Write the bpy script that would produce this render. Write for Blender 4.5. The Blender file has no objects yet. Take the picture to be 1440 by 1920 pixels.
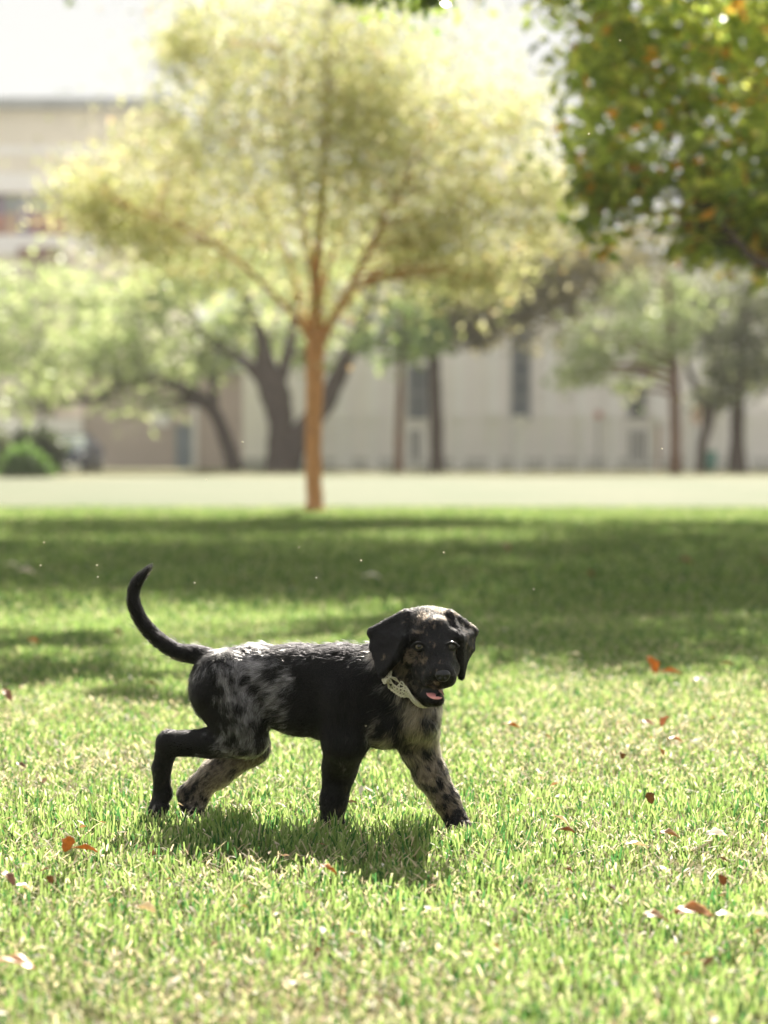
import bpy, bmesh, math, random
import numpy as np
from mathutils import Vector, Matrix, Euler

sc = bpy.context.scene
COL = sc.collection
R = math.radians

# ---------------------------------------------------------------- camera, sky, sun, exposure
CAM_H = 0.663
FPX = 1920 * 85 / 36.0
PITCH = math.atan(120 / FPX)
cam_d = bpy.data.cameras.new('camera')
cam_d.lens = 85
cam_d.sensor_width = 36
cam_d.clip_start = 0.1
cam_d.clip_end = 2000
cam_d.dof.use_dof = True
cam_d.dof.focus_distance = 4.08
cam_d.dof.aperture_fstop = 3.6
cam = bpy.data.objects.new('camera', cam_d)
COL.objects.link(cam)
cam.location = (0, 0, CAM_H)
cam.rotation_euler = (math.pi / 2 - PITCH, 0, 0)
sc.camera = cam

SUN_EL, SUN_AZ = R(37), R(6)          # azimuth from +Y towards +X: the sun stands behind the trees
world = bpy.data.worlds.new('World')
sc.world = world
world.use_nodes = True
wn = world.node_tree
sky = wn.nodes.new('ShaderNodeTexSky')
sky.sky_type = 'NISHITA'
sky.sun_disc = False
sky.sun_elevation = SUN_EL
sky.sun_rotation = SUN_AZ
sky.air_density = 1.0
sky.dust_density = 1.6
sky.ozone_density = 1.0
bgn = wn.nodes['Background']
veil = wn.nodes.new('ShaderNodeVectorMath'); veil.operation = 'MINIMUM'      # thin bright overcast evens out the glow round the sun
veil.inputs[1].default_value = (1.88, 1.88, 1.83)
bright = wn.nodes.new('ShaderNodeVectorMath'); bright.operation = 'SCALE'; bright.inputs['Scale'].default_value = 3.0
wn.links.new(sky.outputs[0], bright.inputs[0])
wn.links.new(bright.outputs[0], veil.inputs[0])
wn.links.new(veil.outputs[0], bgn.inputs[0])
bgn.inputs[1].default_value = 0.13

sun_d = bpy.data.lights.new('sun', 'SUN')
sun_d.energy = 4.6
sun_d.angle = R(0.53)
sun_d.color = (1.0, 0.93, 0.80)
sun = bpy.data.objects.new('sun', sun_d)
COL.objects.link(sun)
sdir = Vector((math.cos(SUN_EL) * math.sin(SUN_AZ), math.cos(SUN_EL) * math.cos(SUN_AZ), math.sin(SUN_EL)))
sun.rotation_euler = sdir.to_track_quat('Z', 'Y').to_euler()

sc.view_settings.view_transform = 'Standard'
sc.view_settings.look = 'None'
sc.view_settings.exposure = 1.9
sc.view_settings.gamma = 1
sc.render.engine = 'CYCLES'
sc.cycles.use_denoising = True
sc.cycles.max_bounces = 8
sc.cycles.transparent_max_bounces = 8
sc.cycles.sample_clamp_indirect = 6

# ---------------------------------------------------------------- helpers
CP, SP = math.cos(PITCH), math.sin(PITCH)

def P(px, py, d):
    """photo pixel at distance d in front of the camera -> point in the park"""
    x = (px - 720) / FPX
    y = (960 - py) / FPX
    D = d / (CP + y * SP)
    return Vector((x * D, d, CAM_H + D * (y * CP - SP)))

def G(px, py):
    """photo pixel -> point on the ground"""
    x = (px - 720) / FPX
    y = (960 - py) / FPX
    D = -CAM_H / (y * CP - SP)
    return Vector((x * D, D * (CP + y * SP), 0))

def tag(o, label=None, cat=None, group=None, kind=None):
    if label: o['label'] = label
    if cat: o['category'] = cat
    if group: o['group'] = group
    if kind: o['kind'] = kind
    return o

def empty(name, loc):
    o = bpy.data.objects.new(name, None)
    o.empty_display_size = 0.2
    o.location = loc
    COL.objects.link(o)
    return o

def mesh_obj(name, V, F, mats=(), parent=None, smooth=False, cols=None):
    """V in world space; F list of faces or an (n,k) array"""
    me = bpy.data.meshes.new(name)
    V = np.asarray(V, dtype=np.float32)
    if parent is not None:
        V = V - np.array(parent_origin(parent), dtype=np.float32)
    if isinstance(F, np.ndarray):
        n, k = F.shape
        me.vertices.add(len(V)); me.vertices.foreach_set('co', V.ravel())
        me.loops.add(n * k); me.loops.foreach_set('vertex_index', F.astype(np.int32).ravel())
        me.polygons.add(n)
        me.polygons.foreach_set('loop_start', np.arange(0, n * k, k, dtype=np.int32))
        me.polygons.foreach_set('loop_total', np.full(n, k, dtype=np.int32))
        me.update(calc_edges=True)
    else:
        me.from_pydata([tuple(v) for v in V.tolist()], [], F)
        me.update()
    if smooth:
        me.polygons.foreach_set('use_smooth', np.ones(len(me.polygons), dtype=bool))
    if cols is not None:
        a = me.attributes.new('col', 'FLOAT_COLOR', 'POINT')
        c = np.ones((len(V), 4), dtype=np.float32); c[:, :3] = cols
        a.data.foreach_set('color', c.ravel())
    for m in (mats if isinstance(mats, (list, tuple)) else [mats]):
        me.materials.append(m)
    o = bpy.data.objects.new(name, me)
    COL.objects.link(o)
    if parent is not None:
        o.parent = parent
    return o

def parent_origin(p):
    l = Vector((0, 0, 0))
    while p is not None:
        l = l + p.location
        p = p.parent
    return l

class MB:
    """collects boxes, bars and tubes, builds one mesh"""
    def __init__(self): self.v = []; self.f = []
    def add(self, vs, fs):
        b = len(self.v); self.v += [tuple(v) for v in vs]; self.f += [[i + b for i in f] for f in fs]
    def box(self, x0, x1, y0, y1, z0, z1):
        self.add([(x0,y0,z0),(x1,y0,z0),(x1,y1,z0),(x0,y1,z0),(x0,y0,z1),(x1,y0,z1),(x1,y1,z1),(x0,y1,z1)],
                 [(0,3,2,1),(4,5,6,7),(0,1,5,4),(1,2,6,5),(2,3,7,6),(3,0,4,7)])
    def prism(self, pts, axis, a, b):
        """outline pts in the plane across axis, from a to b"""
        n = len(pts)
        mk = {'y': lambda p, t: (p[0], t, p[1]), 'x': lambda p, t: (t, p[0], p[1]), 'z': lambda p, t: (p[0], p[1], t)}[axis]
        vs = [mk(p, a) for p in pts] + [mk(p, b) for p in pts]
        fs = [tuple(range(n)), tuple(range(2*n-1, n-1, -1))] + [(i, n+i, n+(i+1) % n, (i+1) % n) for i in range(n)]
        self.add(vs, fs)
    def tube(self, pts, radii, n=10, rng=None, rough=0.0):
        pts = [Vector(p) for p in pts]
        rings = []
        prev = None
        for i, p in enumerate(pts):
            t = (pts[min(i+1, len(pts)-1)] - pts[max(i-1, 0)]).normalized()
            if prev is None:
                u = t.orthogonal().normalized()
            else:
                u = (prev - t * prev.dot(t)).normalized()
            prev = u
            w = t.cross(u)
            ring = []
            for k in range(n):
                a = 2 * math.pi * k / n
                r = radii[i] * (1 + (rng.uniform(-rough, rough) if rng else 0))
                ring.append(p + (u * math.cos(a) + w * math.sin(a)) * r)
            rings.append(ring)
        vs = [v for r in rings for v in r]
        fs = []
        for i in range(len(pts) - 1):
            for k in range(n):
                fs.append((i*n+k, i*n+(k+1) % n, (i+1)*n+(k+1) % n, (i+1)*n+k))
        fs.append(tuple(range(n-1, -1, -1)))
        fs.append(tuple(range((len(pts)-1)*n, len(pts)*n)))
        self.add(vs, fs)
    def build(self, name, mat, parent=None, smooth=False):
        return mesh_obj(name, np.array(self.v), self.f, mat, parent, smooth)

def spline(pts, n):
    """Catmull-Rom through pts (rows of any width), n samples a span"""
    p = np.asarray(pts, dtype=float)
    q = np.vstack([2*p[0]-p[1], p, 2*p[-1]-p[-2]])
    out = []
    for i in range(1, len(q)-2):
        for k in range(n):
            t = k / n
            out.append(0.5*((2*q[i]) + (-q[i-1]+q[i+1])*t + (2*q[i-1]-5*q[i]+4*q[i+1]-q[i+2])*t*t + (-q[i-1]+3*q[i]-3*q[i+1]+q[i+2])*t**3))
    out.append(p[-1])
    return np.array(out)

def hash3(i, j, k, seed):
    h = (i.astype(np.int64)*374761393 + j.astype(np.int64)*668265263 + k.astype(np.int64)*2147483647 + seed*1274126177) & 0xFFFFFFFF
    h = ((h ^ (h >> 13)) * 1274126177) & 0xFFFFFFFF
    h = h ^ (h >> 16)
    return (h & 0xFFFF) / 65535.0

def vnoise(p, scale, seed=0):
    """smooth value noise 0..1 at points p (n,3)"""
    q = np.asarray(p, dtype=np.float64) / scale + 1000
    i = np.floor(q).astype(np.int64); f = q - i
    f = f*f*(3-2*f)
    out = 0
    for dx in (0, 1):
        for dy in (0, 1):
            for dz in (0, 1):
                w = (f[:,0] if dx else 1-f[:,0])*(f[:,1] if dy else 1-f[:,1])*(f[:,2] if dz else 1-f[:,2])
                out = out + w*hash3(i[:,0]+dx, i[:,1]+dy, i[:,2]+dz, seed)
    return out

def fbm(p, scale, seed=0):
    return 0.55*vnoise(p, scale, seed) + 0.3*vnoise(p, scale/2.1, seed+1) + 0.15*vnoise(p, scale/4.3, seed+2)

def sstep(a, b, x):
    t = np.clip((x-a)/(b-a), 0, 1)
    return t*t*(3-2*t)

# ---------------------------------------------------------------- materials
def nt(name):
    m = bpy.data.materials.new(name); m.use_nodes = True
    return m, m.node_tree.nodes, m.node_tree.links

def mat_plain(name, col, rough=0.7, var=0.12, scale=3.0, bump=0.0, metal=0.0, spec=0.5):
    m, n, l = nt(name)
    b = n['Principled BSDF']
    b.inputs['Roughness'].default_value = rough
    b.inputs['Metallic'].default_value = metal
    b.inputs['Specular IOR Level'].default_value = spec
    tc = n.new('ShaderNodeTexCoord')
    no = n.new('ShaderNodeTexNoise'); no.inputs['Scale'].default_value = scale; no.inputs['Detail'].default_value = 6
    l.new(tc.outputs['Object'], no.inputs['Vector'])
    mr = n.new('ShaderNodeMapRange'); mr.inputs['From Min'].default_value = 0.3; mr.inputs['From Max'].default_value = 0.7
    mr.inputs['To Min'].default_value = 1-var; mr.inputs['To Max'].default_value = 1+var
    l.new(no.outputs['Fac'], mr.inputs['Value'])
    mx = n.new('ShaderNodeVectorMath'); mx.operation = 'SCALE'
    mx.inputs[0].default_value = col[:3]
    l.new(mr.outputs[0], mx.inputs['Scale'])
    l.new(mx.outputs[0], b.inputs['Base Color'])
    if bump:
        bp = n.new('ShaderNodeBump'); bp.inputs['Strength'].default_value = bump; bp.inputs['Distance'].default_value = 0.02
        l.new(no.outputs['Fac'], bp.inputs['Height']); l.new(bp.outputs[0], b.inputs['Normal'])
    return m

def mat_leaf(name, trans=0.5, rough=0.4, tint=(1, 1, 1), spec=0.5, tgain=1.5):
    """leaf or blade: colour from the 'col' attribute, light shines through"""
    m, n, l = nt(name)
    b = n['Principled BSDF']
    b.inputs['Roughness'].default_value = rough
    b.inputs['Specular IOR Level'].default_value = spec
    at = n.new('ShaderNodeAttribute'); at.attribute_name = 'col'
    tr = n.new('ShaderNodeBsdfTranslucent')
    mu = n.new('ShaderNodeVectorMath'); mu.operation = 'MULTIPLY'
    mu.inputs[1].default_value = (tint[0]*tgain, tint[1]*tgain, tint[2]*tgain)
    l.new(at.outputs['Color'], mu.inputs[0])
    l.new(mu.outputs[0], tr.inputs['Color'])
    l.new(at.outputs['Color'], b.inputs['Base Color'])
    mix = n.new('ShaderNodeMixShader'); mix.inputs[0].default_value = trans
    l.new(b.outputs[0], mix.inputs[1]); l.new(tr.outputs[0], mix.inputs[2])
    l.new(mix.outputs[0], n['Material Output'].inputs[0])
    return m
PUPPY_HAIRS = 220000
NEAR_BLADES = 430000
FAR_BLADES = 270000
# ---------------------------------------------------------------- ground
def ground_mat(name, c1, c2, c3, scale, bump):
    m, n, l = nt(name)
    b = n['Principled BSDF']; b.inputs['Roughness'].default_value = .9; b.inputs['Specular IOR Level'].default_value = .15
    tc = n.new('ShaderNodeTexCoord')
    a = n.new('ShaderNodeTexNoise'); a.inputs['Scale'].default_value = scale; a.inputs['Detail'].default_value = 8
    a2 = n.new('ShaderNodeTexNoise'); a2.inputs['Scale'].default_value = scale*.07; a2.inputs['Detail'].default_value = 4
    l.new(tc.outputs['Object'], a.inputs['Vector']); l.new(tc.outputs['Object'], a2.inputs['Vector'])
    r = n.new('ShaderNodeValToRGB')
    r.color_ramp.elements[0].position = .32; r.color_ramp.elements[0].color = (*c1, 1)
    r.color_ramp.elements[1].position = .68; r.color_ramp.elements[1].color = (*c2, 1)
    l.new(a.outputs['Fac'], r.inputs[0])
    mx = n.new('ShaderNodeMix'); mx.data_type = 'RGBA'
    mr = n.new('ShaderNodeMapRange'); mr.inputs['From Min'].default_value = .4; mr.inputs['From Max'].default_value = .65
    l.new(a2.outputs['Fac'], mr.inputs[0]); l.new(mr.outputs[0], mx.inputs[0])
    l.new(r.outputs[0], mx.inputs[6]); mx.inputs[7].default_value = (*c3, 1)
    l.new(mx.outputs[2], b.inputs['Base Color'])
    bp = n.new('ShaderNodeBump'); bp.inputs['Strength'].default_value = bump; bp.inputs['Distance'].default_value = .02
    l.new(a.outputs['Fac'], bp.inputs['Height']); l.new(bp.outputs[0], b.inputs['Normal'])
    return m

def sheet(name, pts, z, mat):
    o = mesh_obj(name, [(x, y, z) for x, y in pts], [tuple(range(len(pts)))], mat)
    tag(o, kind='structure'); return o

sheet('ground', [(-170, -30), (170, -30), (170, 230), (-170, 230)], -.006,
      ground_mat('soil_and_thatch', (.10, .075, .04), (.17, .16, .06), (.12, .14, .045), 40, .6))
rr = random.Random(3)
def lawn_edge(y0, amp, x0=-45, x1=45, n=60):
    return [(x0 + (x1-x0)*i/n, y0 + amp*(math.sin(i*.7)+.6*math.sin(i*1.9+1)) + rr.uniform(-.2, .2)*amp) for i in range(n+1)]
near_e = lawn_edge(25.6, .35); far_e = lawn_edge(54.0, 1.2)
sheet('pale_lawn', near_e + far_e[::-1], -.002,
      ground_mat('dry_lawn', (.086, .098, .050), (.112, .120, .066), (.070, .093, .040), 6, .3))

# ---------------------------------------------------------------- grass blades
def grass(name, n, y0, y1, margin, dens, h0, h1, w0, w1, thatch, seed, label, depth=1.0):
    rs = np.random.RandomState(seed)
    # sample positions: density falls with distance
    yy = rs.uniform(y0, y1, n*6); hw = .159*yy + margin
    xx = rs.uniform(-1, 1, n*6)*hw
    pr = hw*dens(yy); pr /= pr.max()
    k = rs.rand(n*6) < pr
    xx, yy = xx[k][:n], yy[k][:n]
    n = len(xx)
    pos = np.stack([xx, yy, np.zeros(n)], 1)
    patch = fbm(pos, .55, 31)          # lush and thin patches
    patch2 = fbm(pos, .09, 35)
    # thinner where patch is low
    keep = rs.rand(n) < np.clip(.45 + 1.3*(patch2-.3), .25, 1)
    xx, yy, pos, patch, patch2 = xx[keep], yy[keep], pos[keep], patch[keep], patch2[keep]; n = len(xx)
    dead = rs.rand(n) < thatch*np.clip(1.55 - 1.5*patch, .3, 1.6)
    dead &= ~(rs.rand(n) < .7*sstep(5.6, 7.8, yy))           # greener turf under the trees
    far = np.clip((yy - 4)/18, 0, 1)
    lush = np.exp(-((yy - 4.02)/.20)**4)*np.exp(-((xx + .15)/.30)**4)*(patch2*.7 + .55)     # longer, greener grass round the puppy's feet
    dead &= ~(rs.rand(n) < lush*.55)
    H = rs.uniform(h0, h1, n)*(1 + .5*lush)
    for px_, d_ in ((297, 4.285), (362, 4.305), (623, 4.195), (860, 4.14)):          # trodden down under and before the paws
        ax_ = (px_ - 720)/FPX*d_
        H *= 1 - .72*np.exp(-((xx - ax_)/.034)**4 - ((yy - d_ + .025)/.06)**4)
    H *= (.65 + .7*patch)*np.where(dead, .75, 1)
    Wd = rs.uniform(w0, w1, n)*(1 + 2.2*far)*np.where(dead, .7, 1)
    az = rs.uniform(0, 2*math.pi, n)
    lean = np.where(dead, rs.uniform(.7, 1.45, n), np.abs(rs.normal(.25, .25, n)))
    curl = rs.uniform(.1, .6, n)
    ca, sa = np.cos(az), np.sin(az)
    face = az + math.pi/2 + rs.normal(0, .5, n)
    fx, fy = np.cos(face), np.sin(face)
    segs = [(0, .8), (.4, 1.0), (.75, .85), (1, .22)]
    tipw = rs.choice([.12, .75], n, p=[.55, .45])      # pointed, or cut square by the mower
    V = np.zeros((n, 8, 3)); rad = np.zeros(n); up = np.zeros(n); prev = 0
    for i, (t, wf) in enumerate(segs):
        if i:
            ds = H*(t - prev); a = np.clip(lean + curl*(t-.5), 0, 1.52)
            rad = rad + ds*np.sin(a); up = up + ds*np.cos(a)
        prev = t
        w = Wd*.5*(tipw if i == 3 else wf)
        cx = xx + ca*rad; cy = yy + sa*rad
        V[:, 2*i] = np.stack([cx - fx*w, cy - fy*w, up], 1)
        V[:, 2*i+1] = np.stack([cx + fx*w, cy + fy*w, up], 1)
    V[:, :, 2] += np.where(dead, rs.uniform(.002, .022, n), -.002)[:, None]
    base = (np.arange(n)*8)[:, None]
    F = np.concatenate([base + np.array(q)[None, :] for q in ((0,1,3,2), (2,3,5,4), (4,5,7,6))], 0)
    g1 = np.array([.12, .20, .048]); g2 = np.array([.238, .302, .112]); g3 = np.array([.042, .118, .034])
    s1 = np.array([.36, .29, .19]); s2 = np.array([.52, .46, .34])
    t = rs.rand(n, 1); c = g1*(1-t) + g2*t
    c = np.where(rs.rand(n, 1) < .22, g3, c)
    c = c*(.8 + .4*patch[:, None])
    sd = s1*(1-t) + s2*t
    c = np.where(dead[:, None], sd, c)
    c = c*depth  # below one, this paints deeper shade into the blade colour
    C = np.repeat(c[:, None, :], 8, 1)
    # straw-coloured tips on some of the cut blades, pale sheath at the foot
    browntip = (rs.rand(n) < .18) & ~dead
    C[browntip, 6:] = s2*.9
    C[:, :2] = C[:, :2]*.6 + np.array([.22, .2, .12])*.4
    o = mesh_obj(name, V.reshape(-1, 3), F, GRASS_MAT, None, False, C.reshape(-1, 3))
    tag(o, label, kind='stuff')
    return o
GRASS_MAT = mat_leaf('grass_blade', .6, .5, (1.0, 1.0, .9), .22, 1.5)
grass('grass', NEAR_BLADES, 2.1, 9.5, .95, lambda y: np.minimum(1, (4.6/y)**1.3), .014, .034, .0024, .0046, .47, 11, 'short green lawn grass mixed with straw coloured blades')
grass('distant_grass', FAR_BLADES, 9.4, 26.5, 3.2, lambda y: (10/y)**1.2, .022, .045, .004, .007, .22, 12, 'shaded green lawn grass beyond the puppy', .82)  # blades coloured darker to deepen the shaded band

# small dry scraps of leaf and clippings lying in the turf: uncountable litter
def litter(n, seed):
    rs = np.random.RandomState(seed)
    yy = 2.5 + 10*rs.rand(n*3)**1.4; xx = rs.uniform(-1, 1, n*3)*(.159*yy + .4)
    pos = np.stack([xx, yy, 0*yy], 1)
    k = rs.rand(n*3) < np.clip(fbm(pos, .5, 51)*2.2 - .75 + .25*(xx < 0), 0.05, 1)
    xx, yy = xx[k][:n], yy[k][:n]; n = len(xx)
    L = rs.uniform(.006, .020, n)*(1 + .03*yy); W_ = L*rs.uniform(.25, .6, n); a = rs.uniform(0, 6.283, n)
    z = rs.uniform(.012, .034, n); t1 = rs.normal(0, .35, n); t2 = rs.normal(0, .35, n)
    u = np.stack([np.cos(a), np.sin(a), t1], 1); v = np.stack([-np.sin(a), np.cos(a), t2], 1)
    c = np.stack([xx, yy, z], 1)
    V = np.stack([c - u*L[:, None]*.5, c + v*W_[:, None]*.5 + [0, 0, .002], c + u*L[:, None]*.5, c - v*W_[:, None]*.5 + [0, 0, .002]], 1)
    pal = np.array([[.62, .56, .46], [.50, .40, .27], [.34, .19, .09], [.22, .12, .06], [.70, .66, .58]])
    C = pal[rs.choice(5, n, p=[.3, .25, .2, .1, .15])]*rs.uniform(.8, 1.15, (n, 1))
    F = np.concatenate([(np.arange(n)*4)[:, None] + np.array(q)[None] for q in ((0, 1, 2), (0, 2, 3))], 0)
    o = mesh_obj('leaf_litter', V.reshape(-1, 3), F, mat_leaf('litter', .3, .6, (1, .95, .85), .25, 1.2), None, False, np.repeat(C, 4, 0))
    tag(o, 'tiny dry scraps of leaves and clippings scattered in the lawn', kind='stuff')
litter(1500, 61)
# ---------------------------------------------------------------- trees
BARK_ORANGE = mat_plain('bark_cinnamon', (.50, .26, .125), .85, .3, 14, .5, spec=.2)
BARK_DARK = mat_plain('bark_dark', (.075, .055, .048), .9, .35, 6, .6, spec=.2)
BARK_RED = mat_plain('bark_red_brown', (.15, .075, .045), .9, .3, 6, .5, spec=.2)
BARK_GREY = mat_plain('bark_grey_brown', (.11, .085, .07), .9, .3, 6, .5, spec=.2)

def px_path(rows, d):
    """rows (px, py, width_px[, depth change]) -> points and radii"""
    pts, rad = [], []
    for r in rows:
        dd = d + (r[3] if len(r) > 3 else 0)
        pts.append(P(r[0], r[1], dd)); rad.append(r[2]*.5*dd/FPX)
    return pts, rad

def tree(name, label, group, d, paths, clumps, leaf, pal, bark, leafmat, seed, twigs=True, dense=1.0, spread=.8, contrast=1.0):
    """paths: pixel rows of trunk and limbs; clumps: (px, py, rx, ry, depth change, depth radius, leaves)
    pal: list of (weight, colour)"""
    rs = np.random.RandomState(seed); rg = random.Random(seed)
    first = px_path(paths[0], d)[0][0]
    root = empty(name, (first.x, first.y, 0))
    tag(root, label, 'tree', group)
    mb = MB()
    nodes = []
    for rows in paths:
        pts, rad = px_path(rows, d)
        sp = spline([list(p) + [r] for p, r in zip(pts, rad)], 5)
        if rows is paths[0]:
            sp[0, 2] = -.03
            sp[0, 3] *= 1.25
        mb.tube([s[:3] for s in sp], [max(s[3], .004) for s in sp], 12, rg, .10)
        nodes += [s for s in sp[3:]]
    nodes = np.array(nodes)
    cents = []
    LP, LC = [], []
    W = np.array([w for w, c in pal]); W = W/W.sum(); PC = np.array([c for w, c in pal])
    LS = []
    for (px, py, rx, ry, dd, rd, nl, *lsz) in clumps:
        c = np.array(P(px, py, d+dd)); s = (d+dd)/FPX
        rx_, rz_, ry_ = rx*s, ry*s, rd
        # sub-clumps give the outline its bumps and gaps
        nl = int(nl*dense)
        ns = max(6, int(nl/max(110, 90*dense)))
        u = rs.normal(size=(ns, 3)); u /= np.linalg.norm(u, axis=1)[:, None]
        rr_ = rs.uniform(.25, 1, (ns, 1))**.5
        sc_ = c + u*rr_*np.array([rx_, ry_, rz_])
        big = max(rx_, rz_)
        tone = rs.uniform(1-.26*contrast, 1+.25*contrast, ns)
        for q in range(ns):
            k = int(nl/ns*rs.uniform(.5, 1.5))
            rad = big*rs.uniform(.2, .38)
            v = rs.normal(size=(k, 3))*spread
            LP.append(sc_[q] + v*rad*np.array([1, 1, .8]))
            cc = PC[rs.choice(len(PC), k, p=W)]*rs.uniform(.75, 1.2, (k, 1))*tone[q]
            LC.append(cc); LS.append(np.full(k, lsz[0] if lsz else 1.0))
            if twigs:
                dn = np.linalg.norm(nodes[:, :3] - sc_[q], axis=1) + 2.0*np.maximum(nodes[:, 2] - sc_[q, 2], 0)
                nb = nodes[dn.argmin()]
                a = nb[:3]; b = sc_[q]
                mid = (a+b)/2 + np.array([rs.normal(0, .06), rs.normal(0, .06), .08])*np.linalg.norm(b-a)
                r0 = min(nb[3]*.6, .028*d/25 + .008)
                tw = spline([list(a), list(mid), list(b)], 4)
                mb.tube(tw, list(np.linspace(r0, r0*.2, len(tw))), 5)
    trunk = mb.build('trunk', bark, root, True)
    LP = np.concatenate(LP); LC = np.concatenate(LC); LS = np.concatenate(LS)
    ok = LP[:, 2] > .02
    LP, LC, LS = LP[ok], LC[ok], LS[ok]; n = len(LP)
    L = leaf*LS[:, None]*rs.uniform(.6, 1.35, (n, 1)); Wd = L*rs.uniform(.38, .55, (n, 1))
    a = rs.normal(size=(n, 3)); a[:, 2] = a[:, 2]*.6 - .35; a /= np.linalg.norm(a, axis=1)[:, None]
    b = np.cross(a, rs.normal(size=(n, 3))); b /= np.linalg.norm(b, axis=1)[:, None] + 1e-9
    nn = np.cross(a, b)
    # a leaf is a folded diamond of two faces
    V = np.stack([LP, LP + a*L*.45 + b*Wd*.5 + nn*L*.10, LP + a*L, LP + a*L*.45 - b*Wd*.5 + nn*L*.10], 1)
    F = np.concatenate([(np.arange(n)*4)[:, None] + np.array(q)[None] for q in ((0, 1, 2), (0, 2, 3))], 0)
    mesh_obj('crown', V.reshape(-1, 3), F, leafmat, root, False, np.repeat(LC, 4, 0))
    return root

LEAF_Y = mat_leaf('leaf_yellowing', .68, .45, (1.0, .97, .86), .35, 1.5)
LEAF_G = mat_leaf('leaf_green', .64, .28, (1.0, 1.0, .6), .55, 2.2)
LEAF_F = mat_leaf('leaf_far', .5, .5, (1.0, 1.0, .8), .3, 1.5)
YEL = [(4, (.335, .36, .16)), (3, (.43, .43, .24)), (2.2, (.26, .30, .115)), (1.8, (.52, .50, .36)), (.4, (.44, .30, .13))]
# the yellowing tree in the middle of the lawn
tree('yellow_tree', 'yellow leaved tree with slim orange brown trunk in the middle of the lawn', None, 25.0,
     [[(590, 964, 46), (590, 950, 36), (590, 935, 33), (589, 900, 31), (588, 800, 31), (590, 700, 33), (592, 640, 36), (592, 560, 24), (596, 470, 17), (604, 380, 13), (610, 260, 10), (612, 120, 7), (615, -40, 4)],
      [(594, 660, 22), (622, 600, 15, -.1), (655, 540, 12, -.25), (690, 470, 10, -.4), (725, 400, 8, -.5), (775, 310, 6, -.6), (830, 200, 4, -.7)],
      [(588, 655, 20), (570, 600, 13, .1), (556, 540, 10, .3), (535, 470, 9, .5), (500, 400, 7, .7), (455, 300, 5, .8), (410, 180, 4, .9)],
      [(594, 640, 18), (640, 580, 11, .2), (690, 525, 9, .4), (760, 470, 7, .6), (850, 420, 6, .8), (940, 380, 4, .9)],
      [(588, 640, 16), (545, 585, 10, -.2), (490, 530, 8, -.4), (420, 470, 7, -.6), (330, 420, 5, -.7), (240, 390, 4, -.8)],
      [(592, 600, 14), (610, 520, 11, .2), (640, 430, 8, .5), (680, 330, 6, .7), (720, 200, 4, .8)],
      [(592, 560, 13), (580, 480, 9, -.2), (560, 380, 7, -.4), (540, 260, 5, -.5), (530, 100, 4, -.6)]],
     [(600, 330, 200, 150, 0, 1.0, 2000), (430, 330, 170, 130, -.2, .9, 1700), (780, 330, 190, 150, 0, 1.0, 2000), (280, 390, 140, 80, -.2, .7, 1000),
      (200, 330, 80, 100, 0, .5, 560), (235, 430, 90, 50, 0, .5, 500), (930, 330, 120, 140, 0, .8, 1100), (880, 470, 120, 70, -.2, .6, 800),
      (560, 150, 200, 140, .1, 1.0, 1700), (780, 150, 170, 130, 0, .9, 1500), (400, 120, 110, 120, 0, .6, 700), (330, 60, 60, 60, 0, .4, 240),
      (640, -40, 260, 110, 0, 1.0, 1300), (950, 190, 80, 110, 0, .5, 480), (500, 440, 170, 60, .3, .8, 800), (700, 450, 150, 60, .2, .8, 800),
      (380, 470, 110, 40, 0, .5, 330), (910, 520, 70, 30, -.3, .4, 260), (600, 560, 70, 60, 0, .4, 130), (1000, 400, 60, 70, 0, .4, 260)],
     .060, YEL, BARK_ORANGE, LEAF_Y, 7, True, 3.7, 1.3, .35)

# the green tree whose crown fills the upper right corner
GRN = [(4, (.23, .29, .085)), (3, (.32, .37, .11)), (1.6, (.13, .19, .065)), (2, (.42, .44, .16)), (.6, (.56, .28, .07)), (.4, (.46, .34, .11))]
tree('shade_tree', 'large dark green tree with orange leaves, crown filling the upper right corner', None, 14.2,
     [[(1800, 1056, 90), (1795, 900, 80), (1780, 720, 76), (1740, 560, 66), (1690, 400, 56), (1640, 200, 44), (1580, -50, 30), (1500, -350, 16)],
      [(1745, 575, 40), (1600, 540, 32, -.2), (1500, 510, 26, -.4), (1420, 490, 18, -.5), (1375, 440, 11, -.5), (1345, 400, 6, -.4)],
      [(1690, 400, 36), (1560, 280, 26, .3), (1420, 160, 18, .5), (1280, 40, 11, .6), (1150, -60, 7, .7)],
      [(1590, -50, 26), (1500, -330, 22, 3), (1250, -420, 18, 6), (900, -400, 14, 7.5), (500, -380, 10, 8), (100, -340, 6, 7.5)],
      [(1620, 120, 32), (1450, -80, 22, -.2), (1250, -230, 15, -.3), (1000, -330, 10, -.3), (780, -330, 6, -.2)]],
     [(1350, 180, 170, 160, 0, .9, 2400), (1170, 200, 110, 150, 0, .7, 1300), (1230, 360, 110, 80, 0, .6, 950), (1400, 380, 130, 70, -.2, .7, 1100),
      (1120, 60, 80, 110, 0, .6, 800), (1110, 330, 50, 90, 0, .4, 330), (1560, 350, 170, 140, 0, 1.0, 1500), (1600, 50, 220, 200, 0, 1.3, 2000),
      (1300, -80, 250, 160, 0, 1.2, 2300), (1130, 430, 40, 25, 0, .3, 110), (1300, 455, 60, 25, -.2, .3, 170), (1420, 445, 50, 30, -.2, .3, 190),
      (1150, -230, 260, 130, -.2, 1.2, 2200), (1280, -250, 280, 110, -1.6, .9, 2400), (1030, -265, 190, 100, -.2, 1.0, 1300), (1500, -330, 320, 180, 0, 1.4, 2400),
      (1800, 200, 220, 300, 0, 1.4, 1600)],
     .11, GRN, BARK_GREY, LEAF_G, 8, True, .72, 1.0)

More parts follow.
